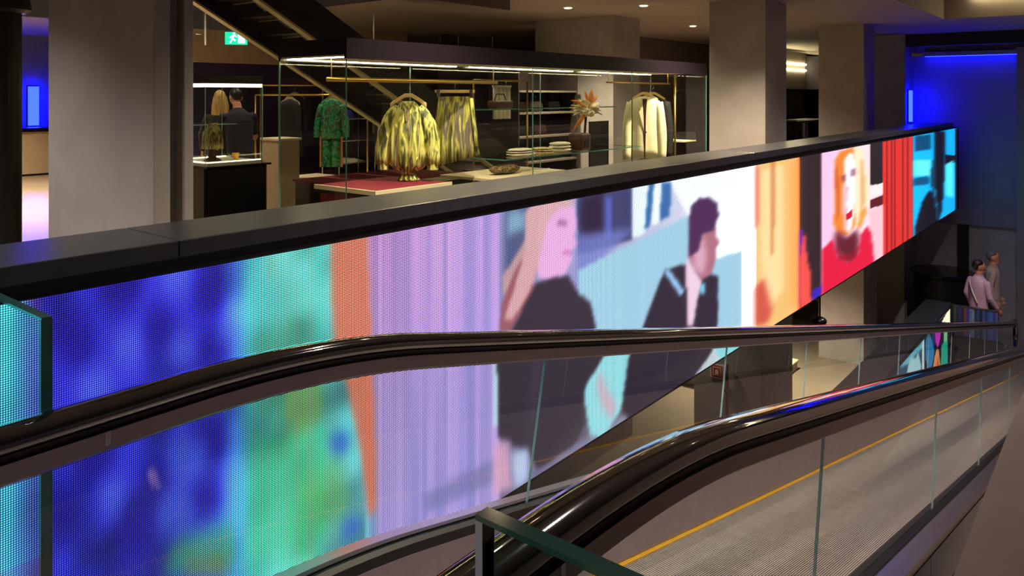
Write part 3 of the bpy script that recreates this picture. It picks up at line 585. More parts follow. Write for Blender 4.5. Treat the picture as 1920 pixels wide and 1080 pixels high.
pane('side_pane', B(VX0+.013, VX1-.013, VY1-.012, VY1, .12, VH-.012), vt, 'glass_vitrine', 'glass_edge', 1)
mk('hanging_rail', tube([(-5.0, 3.86, 1.745), (-5.0, 5.95, 1.745)], .019, 10), 'brass', vt, smooth=True)
for y in (3.9, 5.9): mk('rail_hanger', tube([(-5.0, y, 1.745), (-5.0, y, VH+.01)], .005, 6), 'brass', vt)
mk('hanging_rail', tube([(-5.05, 8.1, 1.775), (-5.05, 9.75, 1.775)], .011, 10), 'brass', vt, smooth=True)
for y in (8.15, 9.7): mk('rail_hanger', tube([(-5.05, y, 1.775), (-5.05, y, VH+.01)], .005, 6), 'brass', vt)
mk('brass_post', tube([(-4.85, 9.52, .12), (-4.85, 9.52, VH)], .014, 10), 'brass', vt, smooth=True)
for z, a, b, xf in ((.985, 5.75, 8.35, -4.72), (1.465, 5.62, 8.45, -5.10)):
    pane('glass_shelf', B(-5.4, xf, a, b, z, z+.012), vt, 'glass_vitrine', 'glass_edge', 2)
mk('low_shelf', B(-5.4, -4.72, 5.55, 6.75, .80, .825), 'cream', vt)
mk('side_shelf', B(-5.4, -4.75, 9.56, 9.95, .98, 1.0), 'cream', vt)
mk('side_box', B(-5.0, -4.75, 9.85, 9.955, 1.0, 1.1), 'black', vt)
mk('back_panel', B(-5.44, -5.42, 8.3, 8.75, .12, 1.28), 'black', vt)
# red topped table in the vitrine
tb = thing('display_table', 'low wide display table with crimson felt top and cream rim inside the vitrine', 'table', (-5.05, 4.45, .12))
mk('felt_top', B(-5.40, -4.64, 4.05, 4.90, .845, .862), 'red_felt', tb)
mk('rim', J(B(-5.40, -4.62, 4.03, 4.05, .83, .866), B(-4.64, -4.62, 4.05, 4.9, .83, .866)), 'cream', tb)
mk('apron', B(-5.40, -4.64, 4.05, 4.9, .80, .845), 'black', tb)
mk('drop_panel', B(-5.38, -4.68, 4.08, 4.86, .12, .80), 'red_felt', tb)
# second red table further back, behind the vitrine
t2 = thing('display_table', 'crimson display platform standing on the shop floor behind the vitrine', 'table', (-6.6, 4.5, 0))
mk('felt_top', B(-7.0, -5.9, 4.95, 6.6, .70, .72), 'red_felt', t2); mk('body', B(-6.98, -5.92, 4.97, 6.58, 0, .70), 'plinth_black', t2); mk('rim', B(-5.92, -5.88, 4.95, 6.6, .68, .725), 'cream', t2)
# ---------------------------------------------------------------- garments (own space: x across shoulders, y to the back, z up)
def ring(z, rx, ry, n=44, amp=0., k=9, ph=0., cx=0., cy=0.):
    return [(cx+(rx+amp*math.cos(k*a+ph))*math.cos(a), cy+(ry+amp*math.cos(k*a+ph))*math.sin(a), z) for a in (2*math.pi*i/n for i in range(n))]
def hanger(par, z, w=.2, m='wood_pale', rail_z=.12, clips=False):
    if clips:
        hb_ = mk('hanger_bar', B(-w, w, -.012, .012, z-.012, z+.018), m, par, world=False, bevel=.004)
        for s in (-1, 1): mk('hanger_clip', B(s*w*.82-.014, s*w*.82+.014, -.02, .02, z-.05, z+.022), 'chrome', hb_, world=False)
        top = z+.018
    else:
        pts = [(-w, 0, z-.085), (-w*.55, 0, z-.035), (-.03, 0, z), (.03, 0, z), (w*.55, 0, z-.035), (w, 0, z-.085)]
        prof = [(x, zz+.014) for x, _, zz in pts]+[(x, zz-.022) for x, _, zz in reversed(pts)]
        hb_ = mk('hanger_bar', prism_y(prof, -.014, .014), m, par, world=False, bevel=.004); top = z
    mk('hanger_hook', tube([(0, 0, top), (0, 0, top+rail_z*.55), (.018, 0, top+rail_z*.75), (.016, 0, top+rail_z), (-.006, 0, top+rail_z+.012), (-.016, 0, top+rail_z)], .0028, 6), 'chrome', hb_, world=False)
def sleeve(p0, p1, p2, r0, r1, r2, n=20, amp=.006):
    rings = []
    P = [Vector(p0), Vector(p1), Vector(p2)]
    for i in range(11):
        t = i/10
        c = P[0]*(1-t)**2+P[1]*2*t*(1-t)+P[2]*t*t; r = r0*(1-t)**2+r1*2*t*(1-t)+r2*t*t
        d = ((P[1]-P[0])*(1-t)+(P[2]-P[1])*t).normalized(); u = d.cross(Vector((0, 1, 0))).normalized(); w = Vector((0, 1, 0))
        rings.append([tuple(c+(u*math.cos(a)+w*math.sin(a))*(r+amp*math.cos(5*a+i))) for a in (2*math.pi*k/n for k in range(n))])
    return loft(rings)
CAMYAW = R(38.9)
# lime print blouse dress
bl = thing('blouse_dress', 'lime and grey streaked blouse dress with gathered waist on a wooden hanger', 'dress', (-5.0, 4.74, .79), R(36))
h = [(.775, .055, .05), (.75, .09, .06), (.715, .13, .07), (.66, .16, .085), (.56, .185, .10), (.45, .205, .115), (.33, .215, .12), (.22, .19, .115), (.175, .13, .085), (.15, .07, .06), (.135, .05, .05), (.12, .07, .06), (.098, .095, .07), (.078, .115, .08)]
mk('bodice', loft([ring(z, rx*.86, ry, 56, .012 if z < .6 else .003, 11, z*3) for z, rx, ry in h]), 'print_lime', bl, smooth=True, world=False)
for s in (-1, 1): mk('sleeve', sleeve((s*.09, 0, .71), (s*.22, 0, .60), (s*.225, -.02, .22), .045, .075, .062, amp=.008), 'print_lime', bl, smooth=True, world=False)
for s in (-1, 1): mk('cuff', loft([[(s*.22+.05*math.cos(a), -.02+.06*math.sin(a), z) for a in (2*math.pi*k/16 for k in range(16))] for z in (.225, .175)]), 'print_lime', bl, smooth=False, world=False)
mk('waist_tie', J(tube([(-.05, -.05, .14), (0, -.075, .15), (.05, -.05, .14)], .012, 8), tube([(0, -.075, .145), (.06, -.085, .24), (.1, -.09, .29)], [.012, .016, .006], 8)), 'print_lime', bl, smooth=True, world=False)
mk('neck_placket', J(tube([(-.05, -.045, .775), (-.012, -.085, .66), (0, -.1, .6)], .006, 6), tube([(.05, -.045, .775), (.012, -.085, .66), (0, -.1, .6)], .006, 6)), 'olive_fur', bl, world=False)
hanger(bl, .83, .16, rail_z=.11)
# lime print skirt clipped to a bar hanger
sk = thing('pleated_skirt', 'lime and grey pleated skirt clipped to a wooden bar hanger', 'skirt', (-5.02, 5.36, .99), R(36))
h = [(.60, .15, .03), (.585, .155, .035), (.56, .16, .05), (.46, .17, .07), (.32, .185, .085), (.16, .20, .10), (.0, .225, .105)]
V, Fc = loft([ring(z, rx, ry, 72, .003+.016*(1-z/.6), 15, 0) for z, rx, ry in h])
V = [(x, y, z+(.06*(x/.22) if z < .05 else 0)) for x, y, z in V]
mk('skirt_body', (V, Fc), 'print_lime_skirt', sk, smooth=True, world=False)
mk('waistband', loft([ring(z, .158, .04, 40) for z in (.575, .615)]), 'print_lime_skirt', sk, world=False)
mk('side_ruffle', loft([[(.16+.02*math.cos(a)+.05*t, -.04+.03*math.sin(a)*(1+t), .60-.45*t) for a in (2*math.pi*k/14 for k in range(14))] for t in (0, .25, .5, .75, 1)]), 'print_lime', sk, smooth=True, world=False)
hanger(sk, .66, .19, rail_z=.08, clips=True)
# two jackets
def jacket(name, label, loc, rz, m, closed=False):
    t = thing(name, label, 'jacket', loc, rz, None)
    h = [(.80, .06, .05), (.775, .12, .06), (.74, .195, .075), (.66, .20, .09), (.45, .185, .095), (.3, .19, .1), (.12, .205, .105), (0, .21, .105)]
    mk('jacket_body', loft([ring(z, rx, ry, 48, .004, 7, z*2) for z, rx, ry in h]), m, t, smooth=True, world=False)
    for s in (-1, 1):
        mk('sleeve', sleeve((s*.17, 0, .72), (s*.235, -.01, .45), (s*.225, -.05, -.02), .062, .066, .05, amp=.003), m, t, smooth=True, world=False)
        mk('lapel', prism_y([(s*.012, .36), (s*.075, .60), (s*.05, .63), (s*.075, .66), (s*.045, .79), (s*.03, .78), (s*.012, .5)], -.108, -.088), m, t, world=False, bevel=.003)
    mk('front_opening', prism_y([(-.008, .0), (.008, .0), (.02, .6), (.045, .77), (-.045, .77), (-.02, .6)], -.106, -.085), 'brown_leather' if m != 'black_cloth' else 'black', t, world=False)
    b_ = mk('button', lathe([(.009, 0), (.009, .006)], 10, (0, 0, 0)), 'black', t, world=False); b_.location = (.018, -.112, .34); b_.rotation_euler = (R(90), 0, 0)
    hanger(t, .845, .17, rail_z=.10); return t
jacket('blazer', 'ivory single breasted blazer hanging open on a wooden hanger', (-4.98, 8.92, .80), R(30), 'ivory_cloth')
jacket('blazer', 'black blazer hanging behind the ivory blazer', (-5.07, 9.30, .80), R(18), 'black_cloth')
# bouquet in a square dark vase
bq = thing('flower_vase', 'dark square vase of white and orange flowers on the glass shelf', 'vase', (-4.87, 7.34, .997))
mk('vase_body', J(B(-4.97, -4.79, 7.16, 7.36, .997, 1.19)), 'brown_leather', bq, bevel=.02)
mk('vase_hole', B(-4.91, -4.785, 7.22, 7.31, 1.03, 1.12), 'black', bq)
mk('stem', tube([(-4.87, 7.34, 1.1), (-4.86, 7.36, 1.38)], .014, 8), 'brown_leather', bq)
fc = Vector((-4.86, 7.39, 1.46))
for i in range(44):
    a = random.uniform(0, 6.28); e = random.uniform(-.6, 1.2); r = random.uniform(.03, .12)
    d = Vector((math.cos(a)*math.cos(e), math.sin(a)*math.cos(e)*1.2, math.sin(e)*.75)); c = fc+d*r
    side = d.cross(Vector((0, 0, 1))).normalized()*.045; tip = c+d*.085; mid = c+d*.03+Vector((0, 0, .008))
    pts = [c-d*.02, mid-side, tip, mid+side]
    V = [tuple(p) for p in pts]+[tuple(p-d*.006+Vector((0, 0, -.008))) for p in pts]
    mk('petal', (V, [(0, 1, 2, 3), (7, 6, 5, 4), (0, 4, 5, 1), (1, 5, 6, 2), (2, 6, 7, 3), (3, 7, 4, 0)]), 'petal', bq)
for k in range(9):
    mk('blossom', blob(tuple(fc+Vector((.05*math.cos(k*2.4), .10*math.cos(k*1.7+.4), .05*math.sin(k*2.1)))), (.045, .05, .04), 10, 6, lambda d: 1+.18*math.sin(7*math.atan2(d.y, d.x))), 'petal', bq, smooth=True)
for dv in ((-.02, -.30, .10), (.05, -.24, -.18), (.0, -.30, -.25), (.02, .05, .22), (0, .12, .2), (.03, .18, .16), (0, -.05, .2)):
    e = fc+Vector(dv); m_ = (fc*.35+e*.65)+Vector((.012, .0, .02))
    mk('feather_leaf', tube([tuple(fc), tuple(m_), tuple(e)], [.006, .02, .003], 6), 'petal_orange', bq, smooth=True)
# things lying on the shelves
def folded(name, label, cat, x, y, z, sx, sy, hgt, m, seed, grp=None, fold=True):
    random.seed(seed); t = thing(name, label, cat, (x, y, z)); k = 3 if fold else 1
    for i in range(k):
        s = 1-.06*i; ph = random.random()*6
        mk('fold', blob((x+random.uniform(-.01, .01), y+random.uniform(-.012, .012), z+hgt*(i+.5)/k), (sx*s, sy*s, hgt/k*.62), 18, 6, lambda d: (1+.06*math.sin(5*math.atan2(d.y, d.x)+ph)) if abs(d.z) < .9 else 1), m, t, smooth=True)
    return t
folded('folded_scarf', 'white folded scarf lying on the glass shelf', 'scarf', -4.93, 6.25, 1.001, .12, .20, .07, 'white_cloth', 1)
folded('folded_scarf', 'gold printed folded scarf lying between the white scarves', 'scarf', -4.93, 6.62, 1.001, .12, .15, .06, 'gold_print', 2)
folded('folded_scarf', 'white and gold scarf bunched on the shelf beside the gold one', 'scarf', -4.95, 6.98, 1.001, .12, .17, .10, 'white_cloth', 3)
bg = thing('clutch_bag', 'brown snakeskin clutch bag on the low cream shelf', 'bag', (-4.95, 6.03, .825))
mk('bag_body', blob((-4.95, 6.03, .873), (.10, .22, .047), 20, 8, lambda d: 1.0+.05*math.sin(6*d.y)), 'snake_print', bg, smooth=True)
mk('clasp', B(-4.862, -4.845, 6.0, 6.06, .875, .895), 'brass', bg)
mk('strap', tube([(-4.95, 5.83, .88), (-4.93, 5.9, .92), (-4.92, 6.05, .925), (-4.93, 6.2, .91)], .006, 6), 'brown_leather', bg)
hb = thing('handbag', 'small dark leather handbag with arched handle on the upper glass shelf', 'bag', (-5.25, 6.3, 1.477))
mk('bag_body', B(-5.33, -5.19, 6.18, 6.46, 1.477, 1.56), 'brown_leather', hb, bevel=.02); mk('handle', tube([(-5.26, 6.22, 1.55), (-5.26, 6.26, 1.63), (-5.26, 6.38, 1.63), (-5.26, 6.42, 1.55)], .007, 8), 'brown_leather', hb)
tr = tag(mk('paper_tray', J(B(-4.88, -4.76, 6.35, 6.68, .8255, .833), B(-4.88, -4.87, 6.35, 6.68, .833, .84))  , 'white_cloth'), 'flat white card lying beside the snakeskin clutch', 'card')
# ================================================================== SMALL DISPLAY CASE
sc_ = thing('display_case', 'small lit glass display case on a black plinth next to the stone pier', 'display case', (-7.6, 4.43, 0))
cx0, cx1, cy0, cy1 = -8.0, -7.2, 4.07, 4.72
mk('plinth', B(cx0, cx1-.02, cy0+.04, cy1+.06, 0, .88), 'plinth_black', sc_, bevel=.005); mk('plinth_side', B(cx0, cx1-.03, cy0, cy0+.04, 0, .88), 'plinth_black', sc_)
mk('ledge', B(cx0, cx1+.02, cy0, cy1+.09, .88, .90), 'black_gloss', sc_); mk('deck', B(cx0+.02, cx1-.005, cy0+.02, cy1-.01, .90, .935), 'header_soffit', sc_)
for g in (B(cx1-.03, cx1-.01, cy0+.03, cy1-.02, .935, .945), B(cx0+.05, cx1-.05, cy0+.025, cy0+.045, .935, .945), B(cx0+.1, cx0+.12, cy0+.03, cy1-.02, .935, .945)): mk('deck_light', g, 'strip_soft', sc_)
pane('front_pane', B(cx1-.01, cx1, cy0, cy1, .936, 1.70), sc_, 'glass_vitrine', 'glass_edge_pale', 0); pane('rear_pane', B(cx0, cx0+.01, cy0, cy1, .936, 1.70), sc_, 'glass_vitrine', 'glass_edge_pale', 0)
pane('side_pane', B(cx0+.011, cx1-.011, cy0, cy0+.01, .936, 1.70), sc_, 'glass_vitrine', 'glass_edge_pale', 1); pane('side_pane', B(cx0+.011, cx1-.011, cy1-.01, cy1, .936, 1.70), sc_, 'glass_vitrine', 'glass_edge_pale', 1)
mk('light_box', J(B(cx1-.06, cx1-.012, cy0, cy1, 1.70, 1.735), B(cx0, cx1-.06, cy0, cy0+.05, 1.70, 1.735)), 'strip_soft', sc_); mk('header', B(cx0, cx1, cy0, cy1, 1.735, 1.82), 'header_black', sc_)
pane('inner_shelf', B(cx0+.05, cx0+.35, cy0+.03, cy1-.03, 1.30, 1.308), sc_, 'glass_vitrine', 'glass_edge_pale', 2)
ob = thing('fur_stole', 'olive fringed stole draped over a small bust in the lit case', 'stole', (-7.42, 4.27, .936))
mk('bust_stand', lathe([(.09, 0), (.085, .015), (.04, .04), (.035, .16), (.06, .2)], 18, (-7.42, 4.27, .936)), 'brown_leather', ob, smooth=True)
mk('drape', loft([ring(z+.936, rx, ry, 40, .008, 13, 0, -7.42, 4.27) for z, rx, ry in ((.13, .10, .10), (.2, .105, .1), (.3, .095, .09), (.36, .06, .055), (.385, .03, .03))]), 'olive_fur', ob, smooth=True)
cd = tag(mk('yellow_cup', lathe([(.02, 0), (.025, .005), (.04, .07), (.037, .07), (.022, .01)], 16, (-7.33, 4.48, .9455)), 'yellow'), 'small yellow cup beside the olive stole in the lit case', 'cup')
# ================================================================== STAIR ABOVE
st_ = thing('staircase', 'dark open staircase with pale edged stringers rising behind the vitrine', 'staircase', (-7.0, 8.0, 0))
def zs(y): return 2.195-.535*(y-4.86)
for x0, x1 in ((-6.58, -6.5), (-7.58, -7.5)):
    mk('stringer', prism_x([(.5, zs(.5)), (8.96, 0.002), (8.96+.1, .30), (8.5, .62), (.5, zs(.5)+.42)], x0, x1), 'stair_dark', st_)
    mk('stringer_edge', prism_x([(.5, zs(.5)-.025), (8.92, .004), (8.92, .03), (.5, zs(.5))], x0-.006, x1+.006), 'stair_edge', st_)
for i in range(26):
    y = 8.62-i*.30; z = zs(y)+.16
    td = mk('tread', B(-7.5, -6.58, y-.14, y+.14, z, z+.045), 'stair_dark', st_)
    mk('nosing', B(-7.5, -6.58, y+.135, y+.15, z-.012, z+.045), 'stair_edge', td, label='pale metal nosing')
# glass balustrade on the storey above
gb = thing('upper_balustrade', 'glass balustrade with slim metal posts round the stair opening above', 'balustrade', (-9.8, 6, 2.965))
for i, y in enumerate((4.6, 5.6, 6.6, 7.6, 8.6)):
    mk('post', tube([(-9.9, y, 2.3), (-9.9, y, 4.0)], .016, 8), 'chrome', gb, smooth=True)
    if i: pane('glass_panel', B(-9.905, -9.895, y-.97, y-.03, 2.35, 3.9), gb, 'glass_vitrine', 'glass_edge', 0)
mk('rail', tube([(-9.9, 4.6, 4.0), (-9.9, 8.6, 4.0)], .02, 8), 'chrome', gb, smooth=True)
# emergency exit sign, and a copy for its reflection
def exit_sign(loc, label, s=1.0):
    e = thing('exit_sign', label, 'sign', loc, R(50)); 
    mk('sign_body', B(-.16*s, .16*s, -.02, .03, 0, .19*s), 'sign_green', e, world=False); 
    mk('door_mark', B(.03*s, .13*s, -.024, -.0201, .02*s, .17*s), 'sign_white', e, world=False)
    man_ = J(prism_y([(-.10, .02), (-.075, .02), (-.05, .075), (-.02, .05), (0, .06), (-.04, .10), (-.02, .13), (.01, .11), (.015, .125), (-.02, .15), (-.06, .14), (-.1, .10), (-.095, .09), (-.06, .12), (-.07, .075)], -.024, -.0201), lathe([(.017, -.0), (.017, .004)], 10, (0, 0, 0)))
    V, Fc = man_; V = [(x*s, y, z*s) for x, y, z in V[:30]]+[(-.03*s+x*s, -.0201-z, .165*s+y*s*.8) for x, y, z in V[30:]]
    mk('running_figure', (V, Fc), 'sign_white', e, world=False)
    mk('hanging_rod', tube([(0, 0, .19*s), (0, 0, max(.2*s, CE-loc[2]))], .008, 6), 'chrome', e, world=False); return e
exit_sign((-10.7, 6.55, 2.39), 'green illuminated exit sign hanging behind the dark stair')
exit_sign((-13.6, 8.0, 2.72), 'smaller copy of the green exit sign imitating its reflection near the ceiling', .9)  # second glowing sign imitates the mirror image of the first
# ================================================================== BACK OF SHOP
ct = thing('cash_counter', 'beige counter with dark top at the end of the aisle', 'counter', (-17.3, 6.2, 0))
mk('front', B(-17.6, -17.2, 5.3, 7.4, 0.04, .88), 'beige', ct); mk('top', B(-17.65, -17.15, 5.25, 7.45, .88, .96), 'black_gloss', ct); mk('kick', B(-17.58, -17.22, 5.32, 7.38, 0, .04), 'black', ct)
sv = thing('service_counter', 'tall pale counter standing between the lit case and the long vitrine', 'counter', (-8.1, 5.45, 0))
mk('body', B(-8.28, -7.92, 5.42, 5.70, 0, 1.07), 'beige', sv, bevel=.006); mk('top', B(-8.30, -7.90, 5.40, 5.72, 1.07, 1.1), 'cream', sv, bevel=.006)
def rail_stand(label, p0, p1, z, base=0):
    t = thing('clothes_rail', label, 'clothes rail', (p0[0], p0[1], base))
    mk('bar', tube([(*p0, z), (*p1, z)], .012, 8), 'brass', t, smooth=True)
    for p in (p0, p1): mk('upright', tube([(*p, base), (*p, z)], .012, 8), 'brass', t, smooth=True)
    mk('foot_bar', tube([(*p0, base+.013), (*p1, base+.013)], .012, 8), 'brass', t); return t
def platform(label, x0, x1, y0, y1, z):
    t = thing('lit_platform', label, 'platform', ((x0+x1)/2, (y0+y1)/2, 0))
    mk('body', B(x0+.03, x1-.03, y0+.03, y1-.03, 0, z-.04), 'beige', t); mk('top', B(x0, x1, y0, y1, z-.04, z), 'cream', t); mk('edge_light', B(x1-.012, x1+.004, y0, y1, z-.035, z-.012), 'strip_soft', t); return t
platform('pale platform with glowing edge under the green print outfit', -9.78, -8.42, 6.12, 7.36, .42)
rail_stand('brass clothes rail carrying the green print outfit', (-9.70, 6.24), (-8.52, 7.28), 1.62, .42)
gd = thing('print_outfit', 'emerald green printed shirt over matching trousers on the brass rail', 'outfit', (-8.90, 6.95, .60), R(40))
mk('shirt', loft([ring(z, rx, ry, 40, .005, 7, z) for z, rx, ry in ((.97, .05, .04), (.94, .12, .06), (.90, .15, .07), (.7, .15, .08), (.45, .17, .09), (.4, .17, .09))]), 'print_green', gd, smooth=True, world=False)
for s in (-1, 1): mk('sleeve', sleeve((s*.13, 0, .88), (s*.21, 0, .65), (s*.2, -.02, .42), .05, .055, .05), 'print_green', gd, smooth=True, world=False)
for s in (-1, 1): mk('trouser_leg', loft([ring(z, rx, .06, 24, .004, 5, z, s*.065) for z, rx in ((.44, .07), (.2, .07), (.0, .075))]), 'print_green', gd, smooth=True, world=False)
for s in (-1, 1): mk('side_band', B(s*.15-.012, s*.15+.012, -.05, -.03, .0, .43), 'petal_orange', gd, world=False)
hanger(gd, .99, .15, rail_z=.03)
for i, (x, y, c, lb) in enumerate(((-9.34, 6.56, 'black_cloth', 'black top on a pale hanger at the end of the brass rail'),)):
    t = thing('black_blouse', lb, 'top', (x, y, .75), R(40))
    mk('top_body', loft([ring(z, rx, ry, 32, .004, 7, z) for z, rx, ry in ((.80, .05, .03), (.77, .12, .05), (.7, .15, .06), (.3, .16, .07), (0, .17, .07))]), c, t, smooth=True, world=False); hanger(t, .83, .14, 'cream', rail_z=.03)
# blue cap on a small shelf rack, cream jacket and shelf
rk = thing('shelf_rack', 'open metal rack with thin shelves holding a blue cap', 'shelf', (-9.5, 7.75, 0))
for x, y in ((-9.7, 7.4), (-9.3, 7.4), (-9.7, 8.1), (-9.3, 8.1)): mk('upright', tube([(x, y, 0), (x, y, 1.75)], .01, 6), 'chrome', rk)
for z in (1.245, .915, .575): mk('shelf', B(-9.72, -9.28, 7.38, 8.12, z, z+.015), 'chrome', rk)
cp = thing('cap', 'bright blue brimmed cap on the thin metal shelf', 'cap', (-9.5, 7.72, 1.261))
mk('crown', blob((-9.5, 7.72, 1.31), (.095, .095, .085), 18, 8), 'blue_cloth', cp, smooth=True); mk('brim', lathe([(.08, 0), (.135, .0), (.135, .008), (.08, .014)], 20, (-9.5, 7.72, 1.262)), 'blue_cloth', cp, smooth=True)
tag(mk('open_catalogue', J(prism_x([(7.5, .591), (7.72, .591), (7.72, .65), (7.5, .60)], -9.62, -9.35), prism_x([(7.72, .591), (7.94, .591), (7.94, .60), (7.72, .65)], -9.62, -9.35)), 'white_cloth'), 'open white catalogue lying on the lowest rack shelf', 'book')
cj = thing('hanging_coat', 'short cream coat hanging beside the dark stair', 'coat', (-9.0, 8.15, .93), R(40))
mk('coat_body', loft([ring(z, rx, ry, 32, .003, 5, z) for z, rx, ry in ((.44, .04, .04), (.41, .12, .05), (.36, .14, .06), (0, .15, .07))]), 'white_cloth', cj, smooth=True, world=False); hanger(cj, .46, .13, rail_z=.3)
for s in (-1, 1): mk('sleeve', sleeve((s*.12, 0, .36), (s*.16, 0, .2), (s*.155, 0, .02), .045, .045, .04), 'white_cloth', cj, smooth=True, world=False)
rail_stand('short brass clothes rail carrying the cream coat', (-8.79, 7.90), (-9.21, 8.40), 1.70)
rail_stand('long brass clothes rail in front of the violet wall', (-11.2, 7.3), (-9.6, 9.9), 1.78)
for i, (c, lb) in enumerate((('navy_cloth', 'long navy coat on the rail by the violet wall'), ('black_cloth', 'long black coat on the rail by the violet wall'), ('grey_cloth', 'long grey coat on the rail by the violet wall'))):
    x, y = -10.9+i*.4, 7.75+i*.65
    t = thing('hanging_coat', lb, 'coat', (x, y, .6), R(60))
    mk('coat_body', loft([ring(z, rx, ry, 32, .004, 7, z) for z, rx, ry in ((1.02, .05, .04), (.98, .13, .06), (.92, .16, .07), (.4, .16, .08), (0, .19, .09))]), c, t, smooth=True, world=False); hanger(t, 1.05, .15, rail_z=.118)
    for s in (-1, 1): mk('sleeve', sleeve((s*.13, 0, .92), (s*.2, 0, .65), (s*.19, 0, .35), .05, .055, .045), c, t, smooth=True, world=False)
# second rail seen through the vitrine: white trousers, bags on shelves, coats
rail_stand('brass clothes rail with white trousers behind the vitrine', (-6.2, 6.95), (-6.2, 8.0), 1.80)
for i, y in enumerate((7.40, 7.56)):
    t = thing('white_trousers', 'white trousers folded over a hanger on the rail behind the vitrine', 'trousers', (-6.2, y, 1.32), R(60), 'white trousers on the rail')
    for q in (-1, 1): mk('trouser_leg', loft([ring(z, .034, .03, 16, 0, 3, 0, q*.03) for z in (.40, .2, 0)]), 'white_cloth', t, smooth=True, world=False)
    mk('waistband', B(-.065, .065, -.03, .03, .395, .42), 'white_cloth', t, world=False); mk('hook', tube([(0, 0, .42), (0, 0, .48)], .004, 6), 'chrome', t, world=False)
sh = thing('bag_shelf', 'dark shelving unit holding handbags behind the vitrine', 'shelf', (-7.6, 9.9, 0))
mk('back', B(-7.9, -7.86, 9.2, 10.8, 0, 2.0), 'stair_dark', sh)
for z in (.55, .95, 1.32, 1.66): bs_ = mk('shelf', B(-7.86, -7.3, 9.23, 10.77, z, z+.03), 'plinth_side', sh)
for y in (9.2, 10.77): mk('side', B(-7.86, -7.3, y, y+.03, 0, 2.0), 'stair_dark', sh)
for i, (y, z, m, lb) in enumerate(((9.45, 1.35, 'brown_leather', 'brown leather tote on the top shelf of the dark unit'), (9.9, 1.35, 'grey_cloth', 'grey tote on the top shelf of the dark unit'), (10.38, 1.35, 'black_cloth', 'black tote on the top shelf of the dark unit'), (9.5, .98, 'black_cloth', 'black tote on the middle shelf of the dark unit'), (10.0, .98, 'brown_leather', 'brown leather tote on the middle shelf of the dark unit'))):
    t = thing('tote_bag', lb, 'bag', (-7.55, y, z))
    mk('bag_body', loft([[(-7.55+sx*.08*k, y+sy*.16*k, z+zz) for sx, sy in ((-1, -1), (1, -1), (1, 1), (-1, 1))] for zz, k in ((0, 1), (.1, 1.03), (.17, .85))]), m, t, bevel=.02)
    mk('handle', tube([(-7.55, y-.08, z+.16), (-7.55, y-.06, z+.25), (-7.55, y+.06, z+.25), (-7.55, y+.08, z+.16)], .008, 6), m, t, smooth=True)
# small vase case above the header
dc = thing('flower_case', 'small glass case with white orchids on the upper storey ledge', 'display case', (-9.0, 10.1, 2.1))
mk('case_back', B(-9.5, -9.4, 9.7, 10.6, 0, 2.68), 'header_black', dc); mk('case_body', B(-9.4, -9.0, 9.7, 10.6, 0, 2.05), 'header_black', dc)
pane('pane', B(-9.01, -9.0, 9.7, 10.6, 2.05, 2.66), dc, 'glass_vitrine', 'glass_edge_pale', 0); mk('orchid_stem', tube([(-9.2, 10.2, 2.05), (-9.2, 10.2, 2.3)], .012, 6), 'leaf_green', dc)
for k in range(6): mk('orchid', blob((-9.2+.05*math.cos(k*1.9), 10.2+.13*math.cos(k*1.2), 2.34+.07*math.sin(k*1.7)), (.05, .06, .045), 8, 5), 'petal', dc, smooth=True)
# lit shelves past the columns
for nm, y0, y1, lb in (('wall_shelving', 20.6, 24.2, 'tall wall shelving with warm light strips seen between the stone columns'),):
    t = thing(nm, lb, 'shelving', (-7.6, 22.4, 0))
    mk('back', B(-8.0, -7.9, y0, y1, 0, 2.9), 'wall_brown', t)
    for z, m in ((2.52, 'strip_warm'), (2.34, 'strip_warm')):
        mk('light_strip', B(-7.9, -7.86, y0+.1, y1-.1, z, z+.05), m, t)
    for z in (1.76, 1.0, .4): mk('shelf', B(-7.9, -7.4, y0, y1, z, z+.03), 'black', t)
    for y in (y0, y1-.03): mk('side', B(-7.9, -7.4, y, y+.03, 0, 2.8), 'wall_dark', t)
t = thing('wall_shelving', 'narrow lit shelving bay next to the column by the blue wall', 'shelving', (-8.3, 25.2, 0))
mk('back', B(-8.5, -8.4, 24.5, 26.8, 0, 2.9), 'wall_brown', t)
for z in (2.35, 1.72): mk('light_strip', B(-8.4, -8.36, 24.6, 26.7, z, z+.05), 'strip_warm', t)
for z in (1.05, .5): mk('shelf', B(-8.4, -8.0, 24.5, 26.8, z, z+.03), 'black', t)
t = thing('console_table', 'slim dark console table with a pale tray between the stone columns', 'table', (-6.3, 18.7, 0))
mk('table_top', B(-6.6, -6.0, 17.9, 20.2, .98, 1.02), 'black', t)
for x in (-6.55, -6.05):
    for y in (17.95, 20.15): mk('leg', B(x-.02, x+.02, y-.02, y+.02, 0, .98), 'black', t)
mk('centre_post', lathe([(.09, 0), (.09, .98)], 16, (-6.3, 19.2, 0)), 'steel_dark', t)
tag(mk('serving_tray', J(B(-6.5, -6.1, 18.0, 18.6, 1.0201, 1.03), B(-6.5, -6.1, 18.0, 18.02, 1.03, 1.045)), 'cream'), 'pale tray on the slim console table', 'tray')
for y0, lb in ((16.4, 'tall dark panel beside the stone column between shelf bays'), (24.3, 'tall dark panel dividing the lit shelving bays')):
    tag(mk('divider_panel', B(-7.2, -6.3, y0, y0+.12, 0, 2.45), 'wall_dark', bevel=.01), lb, 'panel')
